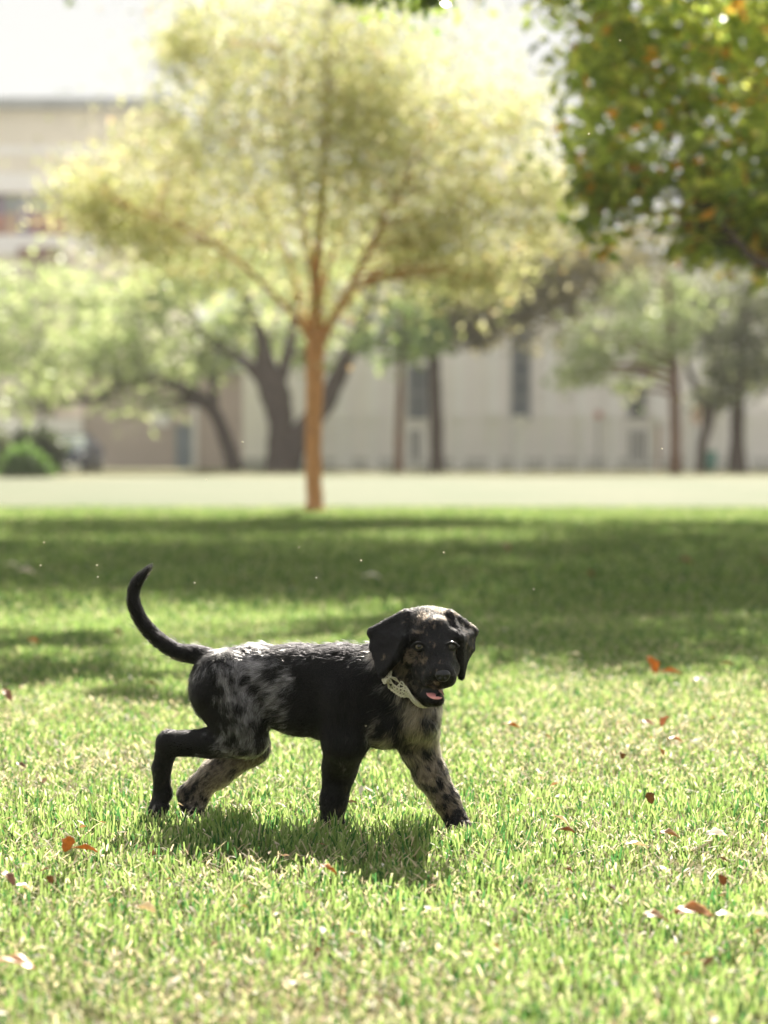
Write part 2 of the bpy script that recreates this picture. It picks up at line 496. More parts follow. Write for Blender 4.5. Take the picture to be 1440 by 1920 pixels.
# the tall tree whose canopy spreads above the picture and shades the lawn; its lowest sprigs hang into the top edge
SHD = [(4, (.13, .18, .05)), (3, (.18, .23, .07)), (2, (.08, .13, .04))]
tree('canopy_tree', 'tall spreading tree shading the lawn, only its lowest green sprigs hanging into the top edge', None, 20.5,
     [[(1900, 987, 120), (1880, 700, 100), (1840, 300, 90), (1760, -50, 74), (1620, -300, 50), (1450, -450, 24)],
      [(1800, 100, 60), (1500, -230, 44, 0), (1150, -330, 34, 0), (800, -350, 24, .5), (420, -340, 14, .5), (60, -320, 7, 0)],
      [(1700, -200, 50), (1450, -400, 40, 3), (1000, -430, 26, 4), (500, -420, 12, 4)],
      [(1150, -330, 18, -1), (900, -220, 10, -6), (780, -70, 4, -11)]],
     [(1350, -330, 300, 100, -1, 2.3, 2600), (1000, -330, 300, 100, -1, 2.3, 2600), (650, -330, 280, 100, -.6, 2.2, 2400), (330, -320, 260, 100, -.8, 2.2, 1900), (60, -300, 220, 90, -1.2, 2.0, 1300),
      (1300, -400, 320, 90, 4, 2.2, 2400), (900, -400, 320, 90, 4.5, 2.2, 2400), (500, -400, 320, 90, 4.5, 2.2, 2300), (150, -370, 260, 90, 4, 2, 1700),
      (1500, -270, 240, 90, 7.5, 1.6, 2200), (1180, -270, 120, 80, 7.5, 1.4, 1100), (40, -270, 220, 80, 7, 1.6, 1400), (1350, -210, 240, 60, 10.5, 1.2, 1300),
      (735, -16, 85, 26, -11, .12, 170, .42), (640, -24, 40, 25, -11, .1, 60, .42), (800, -12, 30, 20, -11, .1, 54, .42),
      (600, -400, 60, 30, -6.5, .4, 90), (480, -380, 60, 40, -6.5, .5, 100), (390, -420, 50, 30, -6.3, .4, 70), (500, -430, 60, 30, -7.2, .4, 80), (620, -470, 70, 30, -7.5, .4, 100), (690, -520, 50, 25, -8.2, .4, 60), (560, -500, 50, 25, -8.0, .3, 70)],
     .12, SHD, BARK_GREY, LEAF_G, 9, True, 2.5, .95)

# far trees before the buildings
PALE = [(4, (.34, .41, .21)), (3, (.43, .48, .28)), (2, (.23, .30, .14)), (1, (.50, .52, .35))]
MIDG = [(4, (.17, .26, .09)), (3, (.26, .34, .13)), (2, (.10, .16, .06)), (1, (.34, .40, .16))]
OLIV = [(4, (.11, .13, .075)), (3, (.16, .18, .10)), (2, (.07, .085, .05)), (1, (.22, .24, .13))]
BRWN = [(4, (.17, .155, .085)), (3, (.24, .21, .12)), (2, (.10, .095, .06)), (1, (.38, .33, .14))]
FG = 'trees in front of the far buildings'
tree('oak_tree', 'old dark tree with a thick trunk splitting into several crooked limbs', FG, 68,
     [[(528, 888, 66), (528, 850, 56), (526, 790, 48), (516, 740, 58), (500, 700, 46), (492, 640, 26), (470, 580, 20), (440, 530, 18), (405, 490, 15), (380, 450, 9)],
      [(540, 885, 48), (560, 820, 42), (600, 770, 40), (630, 715, 34), (655, 660, 28), (680, 600, 22), (705, 520, 14), (720, 440, 9)],
      [(510, 730, 34), (480, 700, 24), (455, 675, 18), (425, 660, 14), (405, 655, 10)],
      [(520, 730, 30), (535, 680, 22), (545, 630, 17), (550, 560, 13), (545, 480, 8)],
      [(440, 530, 14), (455, 480, 10), (450, 420, 7)]],
     [(440, 560, 90, 80, 0, 3, 800), (340, 540, 90, 70, 1, 3, 800), (560, 480, 120, 80, 1, 3, 700), (690, 470, 90, 60, 0, 2, 400), (420, 640, 60, 60, 1, 2, 420), (620, 560, 70, 70, 2, 2, 260), (480, 600, 70, 60, 2, 2, 500), (550, 640, 60, 60, 2, 2, 420)],
     .30, PALE, BARK_DARK, LEAF_F, 21, True, .95, 1.1)
tree('arching_tree', 'leaning tree with one long limb arching low to the left', FG, 70,
     [[(440, 880, 30), (425, 830, 26), (405, 780, 26), (375, 745, 24), (330, 722, 20), (280, 715, 17), (230, 722, 15), (200, 738, 14), (170, 752, 12), (120, 752, 10), (70, 770, 7)],
      [(400, 775, 20), (400, 700, 14), (380, 630, 11), (350, 560, 8)],
      [(280, 716, 12), (250, 650, 9), (230, 580, 7), (210, 530, 5)],
      [(170, 752, 9), (120, 700, 7), (80, 640, 5)]],
     [(120, 590, 110, 80, 0, 3, 1000), (250, 600, 120, 80, 0, 3, 1100), (60, 690, 90, 50, 0, 2, 600), (330, 660, 90, 60, 0, 2, 600), (180, 680, 100, 40, 0, 2, 600),
      (-40, 610, 80, 90, 0, 3, 700), (260, 755, 60, 22, 0, 1, 160), (40, 750, 60, 20, 0, 1, 220), (60, 520, 70, 40, 1, 2, 300), (300, 530, 90, 50, 1, 2, 400)],
     .30, PALE, BARK_DARK, LEAF_F, 22, True, .95, 1.1)
tree('slim_tree', 'slim straight red brown trunk under a small bright green crown', FG, 66,
     [[(748, 884, 17), (748, 820, 15), (750, 740, 14), (752, 660, 12), (755, 580, 9), (760, 500, 5)]],
     [(750, 600, 70, 60, 0, 1.4, 700), (715, 650, 40, 40, -.5, 1, 260), (800, 640, 50, 40, -.5, 1, 330), (770, 540, 70, 40, 0, 1.4, 420)],
     .26, MIDG, BARK_RED, LEAF_F, 23, True, .95, 1.1)
tree('brown_leaved_tree', 'dark straight trunk under a wide crown of brown autumn leaves', FG, 67,
     [[(820, 885, 28), (818, 800, 26), (815, 720, 24), (815, 640, 20), (830, 560, 15), (850, 480, 8)],
      [(815, 640, 14), (880, 580, 10), (960, 530, 7)], [(816, 660, 12), (860, 610, 9), (920, 590, 6)]],
     [(850, 570, 90, 60, 0, 2, 900), (960, 540, 100, 55, 0, 2, 1000), (1050, 510, 90, 50, 0, 2, 700), (930, 600, 70, 30, 0, 1.5, 360), (1130, 500, 80, 50, 0, 2, 500), (870, 640, 40, 25, 0, 1, 130), (980, 460, 140, 50, 0, 2, 800), (1010, 570, 80, 40, 0, 1.5, 420), (900, 560, 70, 50, 0, 1.5, 420), (1200, 470, 90, 50, 1, 2, 500)],
     .26, BRWN, BARK_DARK, LEAF_F, 24, True, 1.4, 1.15)
tree('feathery_tree', 'light green feathery tree on a straight reddish trunk by the fence', FG, 65,
     [[(1266, 888, 22), (1266, 820, 20), (1265, 740, 19), (1262, 660, 15), (1255, 590, 10), (1250, 520, 6)],
      [(1264, 690, 12), (1200, 640, 9), (1130, 620, 6)]],
     [(1140, 620, 80, 60, -1, 2, 900), (1110, 690, 55, 40, -1, 1.5, 420), (1200, 700, 50, 45, 0, 1.5, 330), (1270, 560, 80, 60, 0, 2, 800), (1270, 640, 50, 40, 0, 1.5, 330), (1180, 560, 50, 40, 0, 1.5, 260)],
     .24, PALE, BARK_RED, LEAF_F, 25, True, .95, 1.1)
tree('olive_tree', 'grey green tree on a dark crooked trunk bending to the left', FG, 66,
     [[(1312, 886, 17), (1316, 840, 18), (1328, 790, 20), (1322, 755, 18), (1305, 725, 14), (1290, 690, 10), (1285, 640, 6)],
      [(1328, 790, 14), (1350, 740, 10), (1350, 680, 7)]],
     [(1330, 640, 60, 60, .5, 1.6, 600), (1340, 720, 45, 45, 0, 1.2, 380), (1310, 580, 50, 50, .5, 1.4, 400)],
     .24, OLIV, BARK_DARK, LEAF_F, 26, True, .95, 1.1)
tree('olive_tree', 'grey green tree on a thick dark upright trunk near the right edge', FG, 67,
     [[(1382, 886, 34), (1382, 820, 27), (1383, 750, 26), (1385, 680, 20), (1395, 600, 14), (1400, 520, 8)],
      [(1384, 730, 14), (1350, 700, 10), (1320, 690, 7)]],
     [(1390, 600, 70, 70, 0, 1.8, 900), (1430, 690, 45, 60, 0, 1.4, 480), (1370, 690, 45, 45, 0, 1.2, 400), (1480, 620, 70, 100, 0, 2, 700), (1430, 520, 90, 40, 0, 1.6, 500)],
     .24, OLIV, BARK_DARK, LEAF_F, 27, True, .95, 1.1)

# shrubs at the left
def shrub(label, d, clumps, leaf, pal, seed, base_px):
    rs = np.random.RandomState(seed)
    b = P(base_px, 860, d); root = empty('shrub', (b.x, d, 0)); tag(root, label, 'shrub', 'shrubs beside the parked car')
    mb = MB(); LP, LC = [], []
    W = np.array([w for w, c in pal]); W = W/W.sum(); PC = np.array([c for w, c in pal])
    for (px, py, rx, ry, nl) in clumps:
        c = np.array(P(px, py, d)); s = d/FPX
        v = rs.normal(size=(nl, 3)); v /= np.linalg.norm(v, axis=1)[:, None]
        v *= rs.uniform(.2, 1.05, (nl, 1))**.45*(1 + .18*np.sin(v[:, :1]*7 + v[:, 2:]*9))
        LP.append(c + v*np.array([rx*s, rx*s, ry*s])); LC.append(PC[rs.choice(len(PC), nl, p=W)]*rs.uniform(.7, 1.25, (nl, 1)))
        mb.tube([(b.x, d, -.02), ((b.x+c[0])/2, d, c[2]*.45), tuple(c)], [.05, .035, .012], 7)
    mb.build('stem', BARK_DARK, root, True)
    LP = np.concatenate(LP); LC = np.concatenate(LC); ok = LP[:, 2] > .01; LP, LC = LP[ok], LC[ok]; n = len(LP)
    L = leaf*rs.uniform(.6, 1.3, (n, 1)); a = rs.normal(size=(n, 3)); a[:, 2] += .3; a /= np.linalg.norm(a, axis=1)[:, None]
    b_ = np.cross(a, rs.normal(size=(n, 3))); b_ /= np.linalg.norm(b_, axis=1)[:, None]
    V = np.stack([LP, LP + a*L*.5 + b_*L*.25, LP + a*L, LP + a*L*.5 - b_*L*.25], 1)
    F = (np.arange(n)*4)[:, None] + np.array((0, 1, 2, 3))[None]
    mesh_obj('foliage', V.reshape(-1, 3), F, LEAF_F, root, False, np.repeat(LC, 4, 0))
SHR = [(4, (.05, .09, .03)), (2, (.09, .16, .04)), (2, (.03, .05, .022))]
DSH = [(4, (.045, .06, .035)), (2, (.07, .085, .05)), (1, (.03, .035, .022))]
BRT = [(4, (.09, .17, .04)), (2, (.14, .24, .06)), (1.5, (.05, .09, .03))]
shrub('rounded dark green shrub beside the parked car', 58, [(78, 848, 46, 46, 1800), (95, 870, 25, 28, 600), (45, 830, 25, 22, 400)], .16, DSH, 41, 75)
shrub('bright green bush in front of the dark shrub', 55, [(45, 870, 38, 34, 1300), (70, 885, 28, 20, 500), (25, 890, 30, 16, 420)], .15, BRT, 42, 45)
shrub('grey green bush cut off by the left edge', 60, [(-2, 850, 22, 40, 700)], .16, OLIV, 43, -2)
# ---------------------------------------------------------------- buildings
STUCCO = mat_plain('stucco_pale', (.88, .83, .81), .9, .05, .6, .1)
STUCCO_W = mat_plain('stucco_white', (.90, .87, .85), .9, .05, .6, .1)
TANWALL = mat_plain('wall_tan', (.52, .43, .39), .9, .08, .8, .1)
CREAM = mat_plain('wall_cream', (.80, .73, .63), .9, .05, .5, .1)
ROOFEDGE = mat_plain('roof_edge_grey', (.36, .37, .38), .6, .08, 1)
GLASS = mat_plain('window_glass', (.10, .115, .14), .12, .25, .4)
GLASS_D = mat_plain('window_glass_dark', (.035, .04, .055), .12, .25, .4)
FRAME = mat_plain('frame_grey', (.30, .30, .31), .6, .08, 2)
WHITE = mat_plain('white_paint', (.86, .84, .82), .55, .05, 2)
DOORGREY = mat_plain('door_grey', (.17, .165, .18), .6, .1, 2)
BRICK = mat_plain('brick_orange', (.40, .20, .125), .9, .2, 4)
CONC = mat_plain('concrete', (.42, .41, .39), .9, .1, 2, .2)

def rect(px0, py0, px1, py1, d):
    a, b = P(px0, py0, d), P(px1, py1, d)
    return min(a.x, b.x), max(a.x, b.x), max(0, min(a.z, b.z)), max(a.z, b.z)

def opening(parent, name, px0, py0, px1, py1, wall_y, frame_m, glass_m, bars=(1, 1), fw=.09):
    """frame standing proud of the wall with a pane a little behind its face"""
    x0, x1, z0, z1 = rect(px0, py0, px1, py1, wall_y)
    mb = MB(); y0, y1 = wall_y - .07, wall_y - .003
    mb.box(x0-fw, x0, y0, y1, z0, z1); mb.box(x1, x1+fw, y0, y1, z0, z1)
    mb.box(x0-fw, x1+fw, y0-.003, y1, z1, z1+fw)
    if name == 'window': mb.box(x0-fw-.05, x1+fw+.05, y0-.06, y1, z0-fw, z0)
    for i in range(1, bars[0]): mb.box(x0+(x1-x0)*i/bars[0]-.025, x0+(x1-x0)*i/bars[0]+.025, y0+.01, y1, z0, z1)
    for i in range(1, bars[1]): mb.box(x0, x1, y0+.013, y1, z0+(z1-z0)*i/bars[1]-.025, z0+(z1-z0)*i/bars[1]+.025)
    f = mb.build(name, frame_m, parent)
    p = MB(); p.box(x0, x1, wall_y-.035, wall_y-.004, z0, z1)
    p.build('pane' if name == 'window' else 'door_leaf', glass_m, f)
    return f

# the long pale hall behind the fence
yb = 76.0
x0 = P(455, 800, yb).x; x1 = P(1640, 800, yb).x; zt = P(900, 500, yb).z
hall = empty('long_hall', ((x0+x1)/2, yb, 0)); tag(hall, 'long pale stucco building with narrow dark windows behind the white fence', 'building')
mb = MB(); mb.box(x0, x1, yb, yb+14, -.1, zt)
mb.build('wall', STUCCO, hall)
mb = MB()
for px in (640, 700, 860, 925, 1030, 1090, 1150, 1232, 1300, 1400):
    x = P(px, 700, yb).x; mb.box(x-.16, x+.16, yb-.14, yb-.002, -.1, zt-.02)
mb.build('pilasters', STUCCO_W, hall)
mb = MB(); mb.box(x0-.35, x1+.35, yb-.4, yb+14.4, zt, zt+.45); mb.build('roof', ROOFEDGE, hall)
mb = MB(); mb.box(x0+.01, x1-.01, yb-.08, yb-.004, -.1, .35); mb.build('plinth', CONC, hall)
opening(hall, 'window', 963, 600, 990, 782, yb-.0, FRAME, GLASS, (1, 5))
opening(hall, 'window', 768, 690, 800, 785, yb, FRAME, GLASS, (2, 2))
opening(hall, 'window', 1184, 722, 1206, 782, yb, FRAME, GLASS_D, (1, 2))
opening(hall, 'door', 766, 806, 790, 884, yb, WHITE, DOORGREY)
opening(hall, 'door', 962, 806, 980, 884, yb, WHITE, DOORGREY)
opening(hall, 'door', 1180, 806, 1212, 884, yb, WHITE, DOORGREY, (2, 1))
# lit lamp seen through the window
# low tan building at the left, with its door and the bright panel beside it
yt = 80.0
tx0, tx1 = P(-900, 800, yt).x, P(470, 800, yt).x; tz = P(300, 700, yt).z
shed = empty('low_building', ((tx0+tx1)/2, yt, 0)); tag(shed, 'low tan walled building with a blue grey door behind the arching tree', 'building')
sx = P(155, 800, yt).x
mb = MB(); mb.box(sx, tx1, yt, yt+8, -.1, tz); mb.build('wall', TANWALL, shed)
mb = MB(); mb.box(tx0, sx-.003, yt-.3, yt+8, -.1, P(100, 785, yt).z); mb.build('garage_wall', STUCCO_W, shed)
mb = MB(); mb.box(sx-.2, tx1+.25, yt-.3, yt+8.3, tz, tz+.3); mb.build('roof', ROOFEDGE, shed)
opening(shed, 'door', 333, 800, 356, 880, yt, FRAME, mat_plain('door_blue_grey', (.20, .24, .29), .6, .1, 2))
mb = MB(); a = rect(284, 752, 318, 800, yt); mb.box(a[0], a[1], yt-.05, yt-.003, a[2], a[3]); w = mb.build('notice_panel', WHITE, shed)
x_, x2_ = P(362, 700, yt).x, P(372, 700, yt).x
mb = MB(); mb.box(x_, x_+.15, yt-.16, yt-.003, 0, tz-.02); mb.build('downpipe', WHITE, shed)

# tall cream building at the upper left
yl_ = 96.0
ang = R(-4)
lx0, lx1 = P(-1100, 500, yl_).x, P(300, 500, yl_).x
top = P(0, 205, yl_).z
tall = empty('tall_building', ((lx0+lx1)/2, yl_, 0)); tag(tall, 'tall cream building with a grey roof edge and a band of coloured windows', 'building')
mb = MB()
z1_ = P(0, 440, yl_).z; z2_ = P(0, 362, yl_).z
mb.box(lx0, lx1, yl_, yl_+20, -.1, z1_); mb.box(lx0, lx1, yl_, yl_+20, z2_, top)
mb.box(lx0, lx1, yl_+1.2, yl_+20, z1_, z2_)
mb.build('wall', CREAM, tall)
mb = MB(); mb.box(lx0-.4, lx1+.4, yl_-.5, yl_+20.4, top, top+.4); mb.build('roof', ROOFEDGE, tall)
mb = MB(); mb.box(lx0, lx1, yl_-.12, yl_-.002, z2_+.02, P(0, 325, yl_).z); mb.box(lx0, lx1, yl_-.12, yl_-.002, P(0, 478, yl_).z, z1_-.02); mb.build('ledge', STUCCO_W, tall)
mb = MB(); mb.box(lx0, lx1, yl_-.06, yl_-.002, P(0, 290, yl_).z, P(0, 275, yl_).z); mb.build('cornice', STUCCO_W, tall)
# the window band: one window after another, red and orange panels behind grey-blue glass
wc = [(.30, .34, .40), (.46, .20, .15), (.58, .36, .24), (.30, .24, .34), (.60, .40, .26), (.36, .40, .42), (.46, .22, .22), (.56, .46, .36)]
wm = [mat_plain('window_panel', c, .5, .25, 1.5) for c in wc]
rw = random.Random(9)
n_w = 62
for i in range(n_w):
    xa = lx0 + (lx1-lx0)*i/n_w; xb = lx0 + (lx1-lx0)*(i+1)/n_w
    mb = MB(); zc = z1_ + (z2_-z1_)*rw.uniform(.5, .8)
    mb.box(xa+.03, xb-.03, yl_+.5, yl_+.56, z1_+.05, zc)
    f = mb.build('window', wm[rw.choice([1, 2, 3, 4, 6, 7])], tall)
    mb = MB(); mb.box(xa+.03, xb-.03, yl_+.5, yl_+.56, zc+.003, z2_-.05)
    mb.build('pane', wm[rw.choice([0, 0, 5, 3])], f)
mb = MB()
for i in range(n_w+1):
    x = lx0 + (lx1-lx0)*i/n_w; mb.box(x-.03, x+.03, yl_+.45, yl_+.62, z1_, z2_)
mb.build('mullions', FRAME, tall)
# porch with a dark opening
a = rect(44, 470, 120, 560, yl_)
mb = MB(); mb.box(a[0], a[1], yl_-1.6, yl_-.13, P(0, 492, yl_).z, P(0, 470, yl_).z); mb.build('canopy', mat_plain('canopy_brown', (.26, .17, .13), .8, .1, 1), tall)
mb = MB(); q = rect(84, 492, 108, 700, yl_); mb.box(q[0], q[1], yl_-1.4, yl_-.4, 0, q[3]-.01); mb.build('pillar', mat_plain('pillar_brown', (.24, .19, .19), .8, .1, 1), tall)
tall.rotation_euler = (0, 0, 0)

# ---------------------------------------------------------------- white railing fence
yf = 70.0
fence = empty('white_fence', (P(1000, 800, yf).x, yf, 0)); tag(fence, 'long white metal railing fence in front of the pale building', 'fence')
fx0, fx1 = P(592, 800, yf).x, P(1600, 800, yf).x
zt_ = P(900, 786, yf).z
mb = MB()
mb.box(fx0, fx1, yf-.03, yf+.03, zt_-.07, zt_); mb.box(fx0, fx1, yf-.025, yf+.025, .16, .22); mb.build('rails', WHITE, fence)
mb = MB(); x = fx0
while x < fx1:
    mb.box(x-.018, x+.018, yf-.012, yf+.012, .05, zt_-.003); x += .135
mb.build('pickets', WHITE, fence)
posts = [600, 655, 705, 758, 806, 858, 925, 975, 1030, 1085, 1140, 1225, 1290, 1345, 1400, 1460, 1520]
for px in posts:
    x = P(px, 800, yf).x; w = .17 if px in (975, 925) else .07
    mb = MB(); mb.box(x-w, x+w, yf-w, yf+w, -.05, zt_+.06); mb.box(x-w-.03, x+w+.03, yf-w-.03, yf+w+.03, zt_+.063, zt_+.11); mb.build('post', WHITE, fence)
# brick pier by the fence
mb = MB(); a = rect(1222, 800, 1238, 886, 71.5)
pier = empty('brick_pier', ((a[0]+a[1])/2, 71.5, 0)); tag(pier, 'slim orange brick pier behind the fence beside the reddish trunk', 'pier')
mb.box(a[0], a[1], 71.3, 71.7, -.05, a[3]); mb.build('shaft', BRICK, pier)
mb = MB(); mb.box(a[0]-.05, a[1]+.05, 71.25, 71.75, a[3]+.002, a[3]+.1); mb.build('cap', CONC, pier)

# road signs and bin
def sign(label, px, py, r_px, d, colour, shape, post_c):
    c = P(px, py, d); r = r_px*d/FPX
    root = empty('road_sign', (c.x, d, 0)); tag(root, label, 'sign')
    mb = MB(); mb.tube([(c.x, d, -.05), (c.x, d, c.z+r*.8)], [.03, .03], 8); mb.build('post', FRAME, root)
    n = 8 if shape == 'oct' else 20
    pts = [(c.x + r*math.cos(2*math.pi*(i+.5)/n)*(1 if shape == 'oct' else .8), c.z + r*math.sin(2*math.pi*(i+.5)/n)*(1 if shape == 'oct' else 1.25)) for i in range(n)]
    mb = MB(); mb.prism(pts, 'y', d-.05, d-.033); mb.build('plate', mat_plain('sign_face', colour, .5, .05, 3), root)
sign('small red sign on a thin post in front of the fence', 1122, 778, 8, 69.0, (.55, .24, .22), 'oct', None)
sign('pale pink oval sign between the reddish trunk and the crooked tree', 1308, 778, 15, 68.8, (.80, .58, .54), 'oval', None)
d = 68.5; c = P(1331, 860, d)
bin_ = empty('litter_bin', (c.x, d, 0)); tag(bin_, 'teal litter bin with a pale lid between two dark trunks', 'bin')
mb = MB(); zz = P(0, 846, d).z
mb.tube([(c.x, d, .02), (c.x, d, zz*.5), (c.x, d, zz)], [.17, .19, .21], 14); mb.build('barrel', mat_plain('bin_teal', (.10, .30, .26), .5, .1, 3), bin_, True)
mb = MB(); mb.tube([(c.x, d, zz+.003), (c.x, d, zz+.10), (c.x, d, zz+.2)], [.225, .20, .06], 14); mb.build('lid', WHITE, bin_, True)

# ---------------------------------------------------------------- parked car, seen end on beside the shrubs
dcar = 66.0
cc = P(106, 870, dcar)
car = empty('parked_car', (cc.x, dcar, 0)); tag(car, 'small dark blue car with a bright windscreen parked by the tan wall', 'car')
BLUE = mat_plain('car_paint_blue', (.035, .05, .13), .25, .05, 2)

mb = MB(); w = .80
lower = [(0, .25), (.02, .48), (.25, .60), (1.0, .66), (3.7, .72), (4.1, .70), (4.2, .45), (4.15, .25)]
mb.prism([(dcar + y, z) for y, z in lower], 'x', cc.x-w, cc.x+w); body = mb.build('body', BLUE, car)
mb = MB()
a = [(1.0, .665), (1.7, 1.02), (2.0, 1.08), (2.8, 1.06), (3.6, .73)]
vs = []; k = len(a)
for s in (-1, 1):
    for y, z in a: vs.append((cc.x + s*(w-.04 - (.14 if z > .9 else 0)), dcar+y, z))
fs = [tuple(range(k)), tuple(range(2*k-1, k-1, -1))] + [(i, k+i, k+i+1, i+1) for i in range(k-1)]
mb.add(vs, fs); mb.build('cabin', BLUE, car)
def quad(name, pts, mat, thick=(0, -.012, .008)):
    m_ = MB(); t = Vector(thick); n_ = len(pts)
    p2 = [Vector(p)+t for p in pts]
    m_.add([Vector(p)+t*.2 for p in pts] + p2, [tuple(range(n_)), tuple(range(2*n_-1, n_-1, -1))] + [(i, n_+i, n_+(i+1) % n_, (i+1) % n_) for i in range(n_)])
    return m_.build(name, mat, car)
quad('windscreen', [(cc.x-.70, dcar+1.04, .69), (cc.x+.70, dcar+1.04, .69), (cc.x+.56, dcar+1.66, 1.0), (cc.x-.56, dcar+1.66, 1.0)], mat_plain('windscreen_glass', (.55, .58, .6), .08, .05, 2, metal=.6))
for s in (-1, 1):
    m_ = MB(); m_.prism([(cc.x+s*.68+.1*math.cos(t*.63), .50+.06*math.sin(t*.63)) for t in range(10)], 'y', dcar-.02, dcar+.05); m_.build('headlight', WHITE, car)
    for yy in (.75, 3.4):
        m_ = MB(); m_.tube([(cc.x+s*.60, dcar+yy, .31), (cc.x+s*.82, dcar+yy, .31)], [.31, .31], 18)
        wh = m_.build('wheel', mat_plain('tyre', (.02, .02, .02), .8), car, False)
        m_ = MB(); m_.tube([(cc.x+s*.815, dcar+yy, .31), (cc.x+s*.835, dcar+yy, .31)], [.18, .17], 12); m_.build('rim', FRAME, wh)
m_ = MB(); m_.box(cc.x-.78, cc.x+.78, dcar-.06, dcar-.002, .27, .42); m_.build('bumper', mat_plain('bumper', (.03, .03, .035), .6), car)
# ---------------------------------------------------------------- the puppy
M_PX = 4.15 / FPX                       # metres per photo pixel at the puppy

def dc(x):                              # distance of the body's middle plane under photo column x
    return 4.27 - (x - 430) * (0.13 / 320)

def build_puppy():
    prims = []
    def V3(p): return np.array(P(*p))
    slim = [0.0]
    def cap(a, b, ra, rb, k=14, tag=(0.0, (.2,.19,.18)), flow=None, hl=9, carve=False):
        A, B = V3(a), V3(b)
        if not carve: ra, rb = ra - slim[0], rb - slim[0]
        prims.append(dict(t='c', a=A, b=B, ra=ra*M_PX, rb=rb*M_PX, k=k*M_PX, tag=tag,
                          flow=np.array(flow, float) if flow is not None else (B-A)/(np.linalg.norm(B-A)+1e-9), hl=hl/1000, carve=carve))
    def ell(c, r, k=12, rot=(0,0,0), tag=(0.0, (.2,.19,.18)), flow=(0,.5,-1), hl=6, carve=False):
        Rm = np.array(Euler(rot).to_matrix())
        prims.append(dict(t='e', a=V3(c), r=np.array(r)*M_PX, R=Rm, k=k*M_PX, tag=tag, flow=np.array(flow, float), hl=hl/1000, carve=carve))
    def tri(a, b, c, r, k=8, tag=(0.0, (.2,.19,.18)), flow=(0,0,-1), hl=5):
        prims.append(dict(t='t', a=V3(a), b=V3(b), c=V3(c), r=r*M_PX, k=k*M_PX, tag=tag, flow=np.array(flow, float), hl=hl/1000, carve=False))
    SILVER = (.25, .24, .255); TAN = (.34, .28, .20); BR = (.16, .115, .08)
    MER = (0.62, SILVER); BLK = (0.02, SILVER); CH = (0.82, TAN); LEG = (0.68, (.25, .2, .15)); FACE = (0.60, (.21, .165, .125)); EAR = (-0.05, BR)
    back = (-1, .35, -.35)
    slim[0] = 2.0
    # trunk of the body: upper and lower chains from chest to rump
    xs  = [775, 720, 640, 560, 480, 412]
    yu  = [1300, 1281, 1279, 1277, 1273, 1275]; ru = [50, 66, 69, 67, 63, 55]
    yl  = [1335, 1336, 1326, 1311, 1298, 1303]; rl = [50, 62, 67, 64, 58, 56]
    tg  = [CH, BLK, BLK, (0.16, SILVER), MER, (.48, SILVER)]
    for i in range(5):
        cap((xs[i], yu[i], dc(xs[i])), (xs[i+1], yu[i+1], dc(xs[i+1])), ru[i], ru[i+1], 18, tg[i+1], back, 13)
        cap((xs[i], yl[i], dc(xs[i])), (xs[i+1], yl[i+1], dc(xs[i+1])), rl[i], rl[i+1], 18, tg[i] if i == 0 else tg[i+1], (-1, .35, -.5), 13)
    # breastbone
    cap((775, 1300, 4.115), (785, 1350, 4.105), 38, 36, 16, CH, (-.1, 0, -1), 19)
    cap((735, 1362, 4.13), (790, 1372, 4.14), 36, 32, 16, CH, (-.25, 0, -1), 16)
    # neck
    cap((752, 1240, 4.125), (705, 1278, 4.165), 50, 64, 18, (0.52, (.27,.22,.17)), (-.7, .2, -.8), 15)
    cap((778, 1262, 4.105), (765, 1310, 4.125), 44, 46, 16, (0.7, TAN), (-.1, .1, -1), 16)
    slim[0] = 3.0
    # near hind leg, pushing off
    N, Fh = -0.047, 0.045
    hx = dc(430)
    cap((425, 1275, hx + N + .012), (458, 1352, hx + N), 60, 48, 16, MER, (.2, 0, -1), 12)
    cap((455, 1330, hx + N), (472, 1385, hx + N), 50, 34, 14, MER, (.1, 0, -1), 10)
    cap((402, 1300, hx + N + .01), (436, 1380, hx + N + .006), 46, 30, 16, (.22, SILVER), (-.2, 0, -1), 11)
    cap((462, 1387, hx + N), (395, 1393, 4.245), 36, 29, 12, (.42, SILVER), (-1, .2, -.3), 8)
    cap((395, 1393, 4.245), (318, 1394, 4.27), 29, 26, 12, BLK, (-1, .2, -.3), 7)
    cap((317, 1392, 4.27), (303, 1440, 4.283), 25, 19.5, 10, BLK, None, 6)
    cap((303, 1440, 4.283), (304, 1488, 4.295), 19, 19, 10, (.12, BR), None, 6)
    cap((306, 1488, 4.295), (293, 1518, 4.29), 20, 18, 8, (.22, BR), None, 5)
    for dx, dd in ((-9, .006), (-3, -.012), (8, -.016), (16, -.004)):
        cap((297+dx, 1512, 4.29+dd), (290+dx, 1529, 4.285+dd), 9, 7, 4, BLK, None, 4)
    # far hind leg
    cap((452, 1345, hx + Fh), (470, 1400, hx + Fh), 50, 38, 14, (.4, BR), (0, 0, -1), 9)
    cap((470, 1398, hx + Fh), (405, 1450, 4.305), 37, 31, 12, LEG, (-1, .1, -.8), 8)
    cap((405, 1450, 4.305), (352, 1488, 4.325), 31, 22, 12, LEG, (-1, .1, -.8), 7)
    cap((346, 1489, 4.325), (356, 1525, 4.315), 15, 21, 10, (.3, BR), None, 6)
    cap((385, 1468, 4.315), (362, 1525, 4.31), 24, 21, 10, LEG, None, 6)
    for dx, dd in ((-14, .004), (-4, -.012), (8, -.016), (18, -.006)):
        cap((362+dx, 1524, 4.305+dd), (364+dx, 1534, 4.295+dd), 9, 7, 4, BLK, None, 4)
    # near front leg
    fN = dc(650) - .045
    cap((655, 1300, fN + .005), (648, 1385, fN + .002), 56, 44, 16, BLK, (-.1, 0, -1), 12)
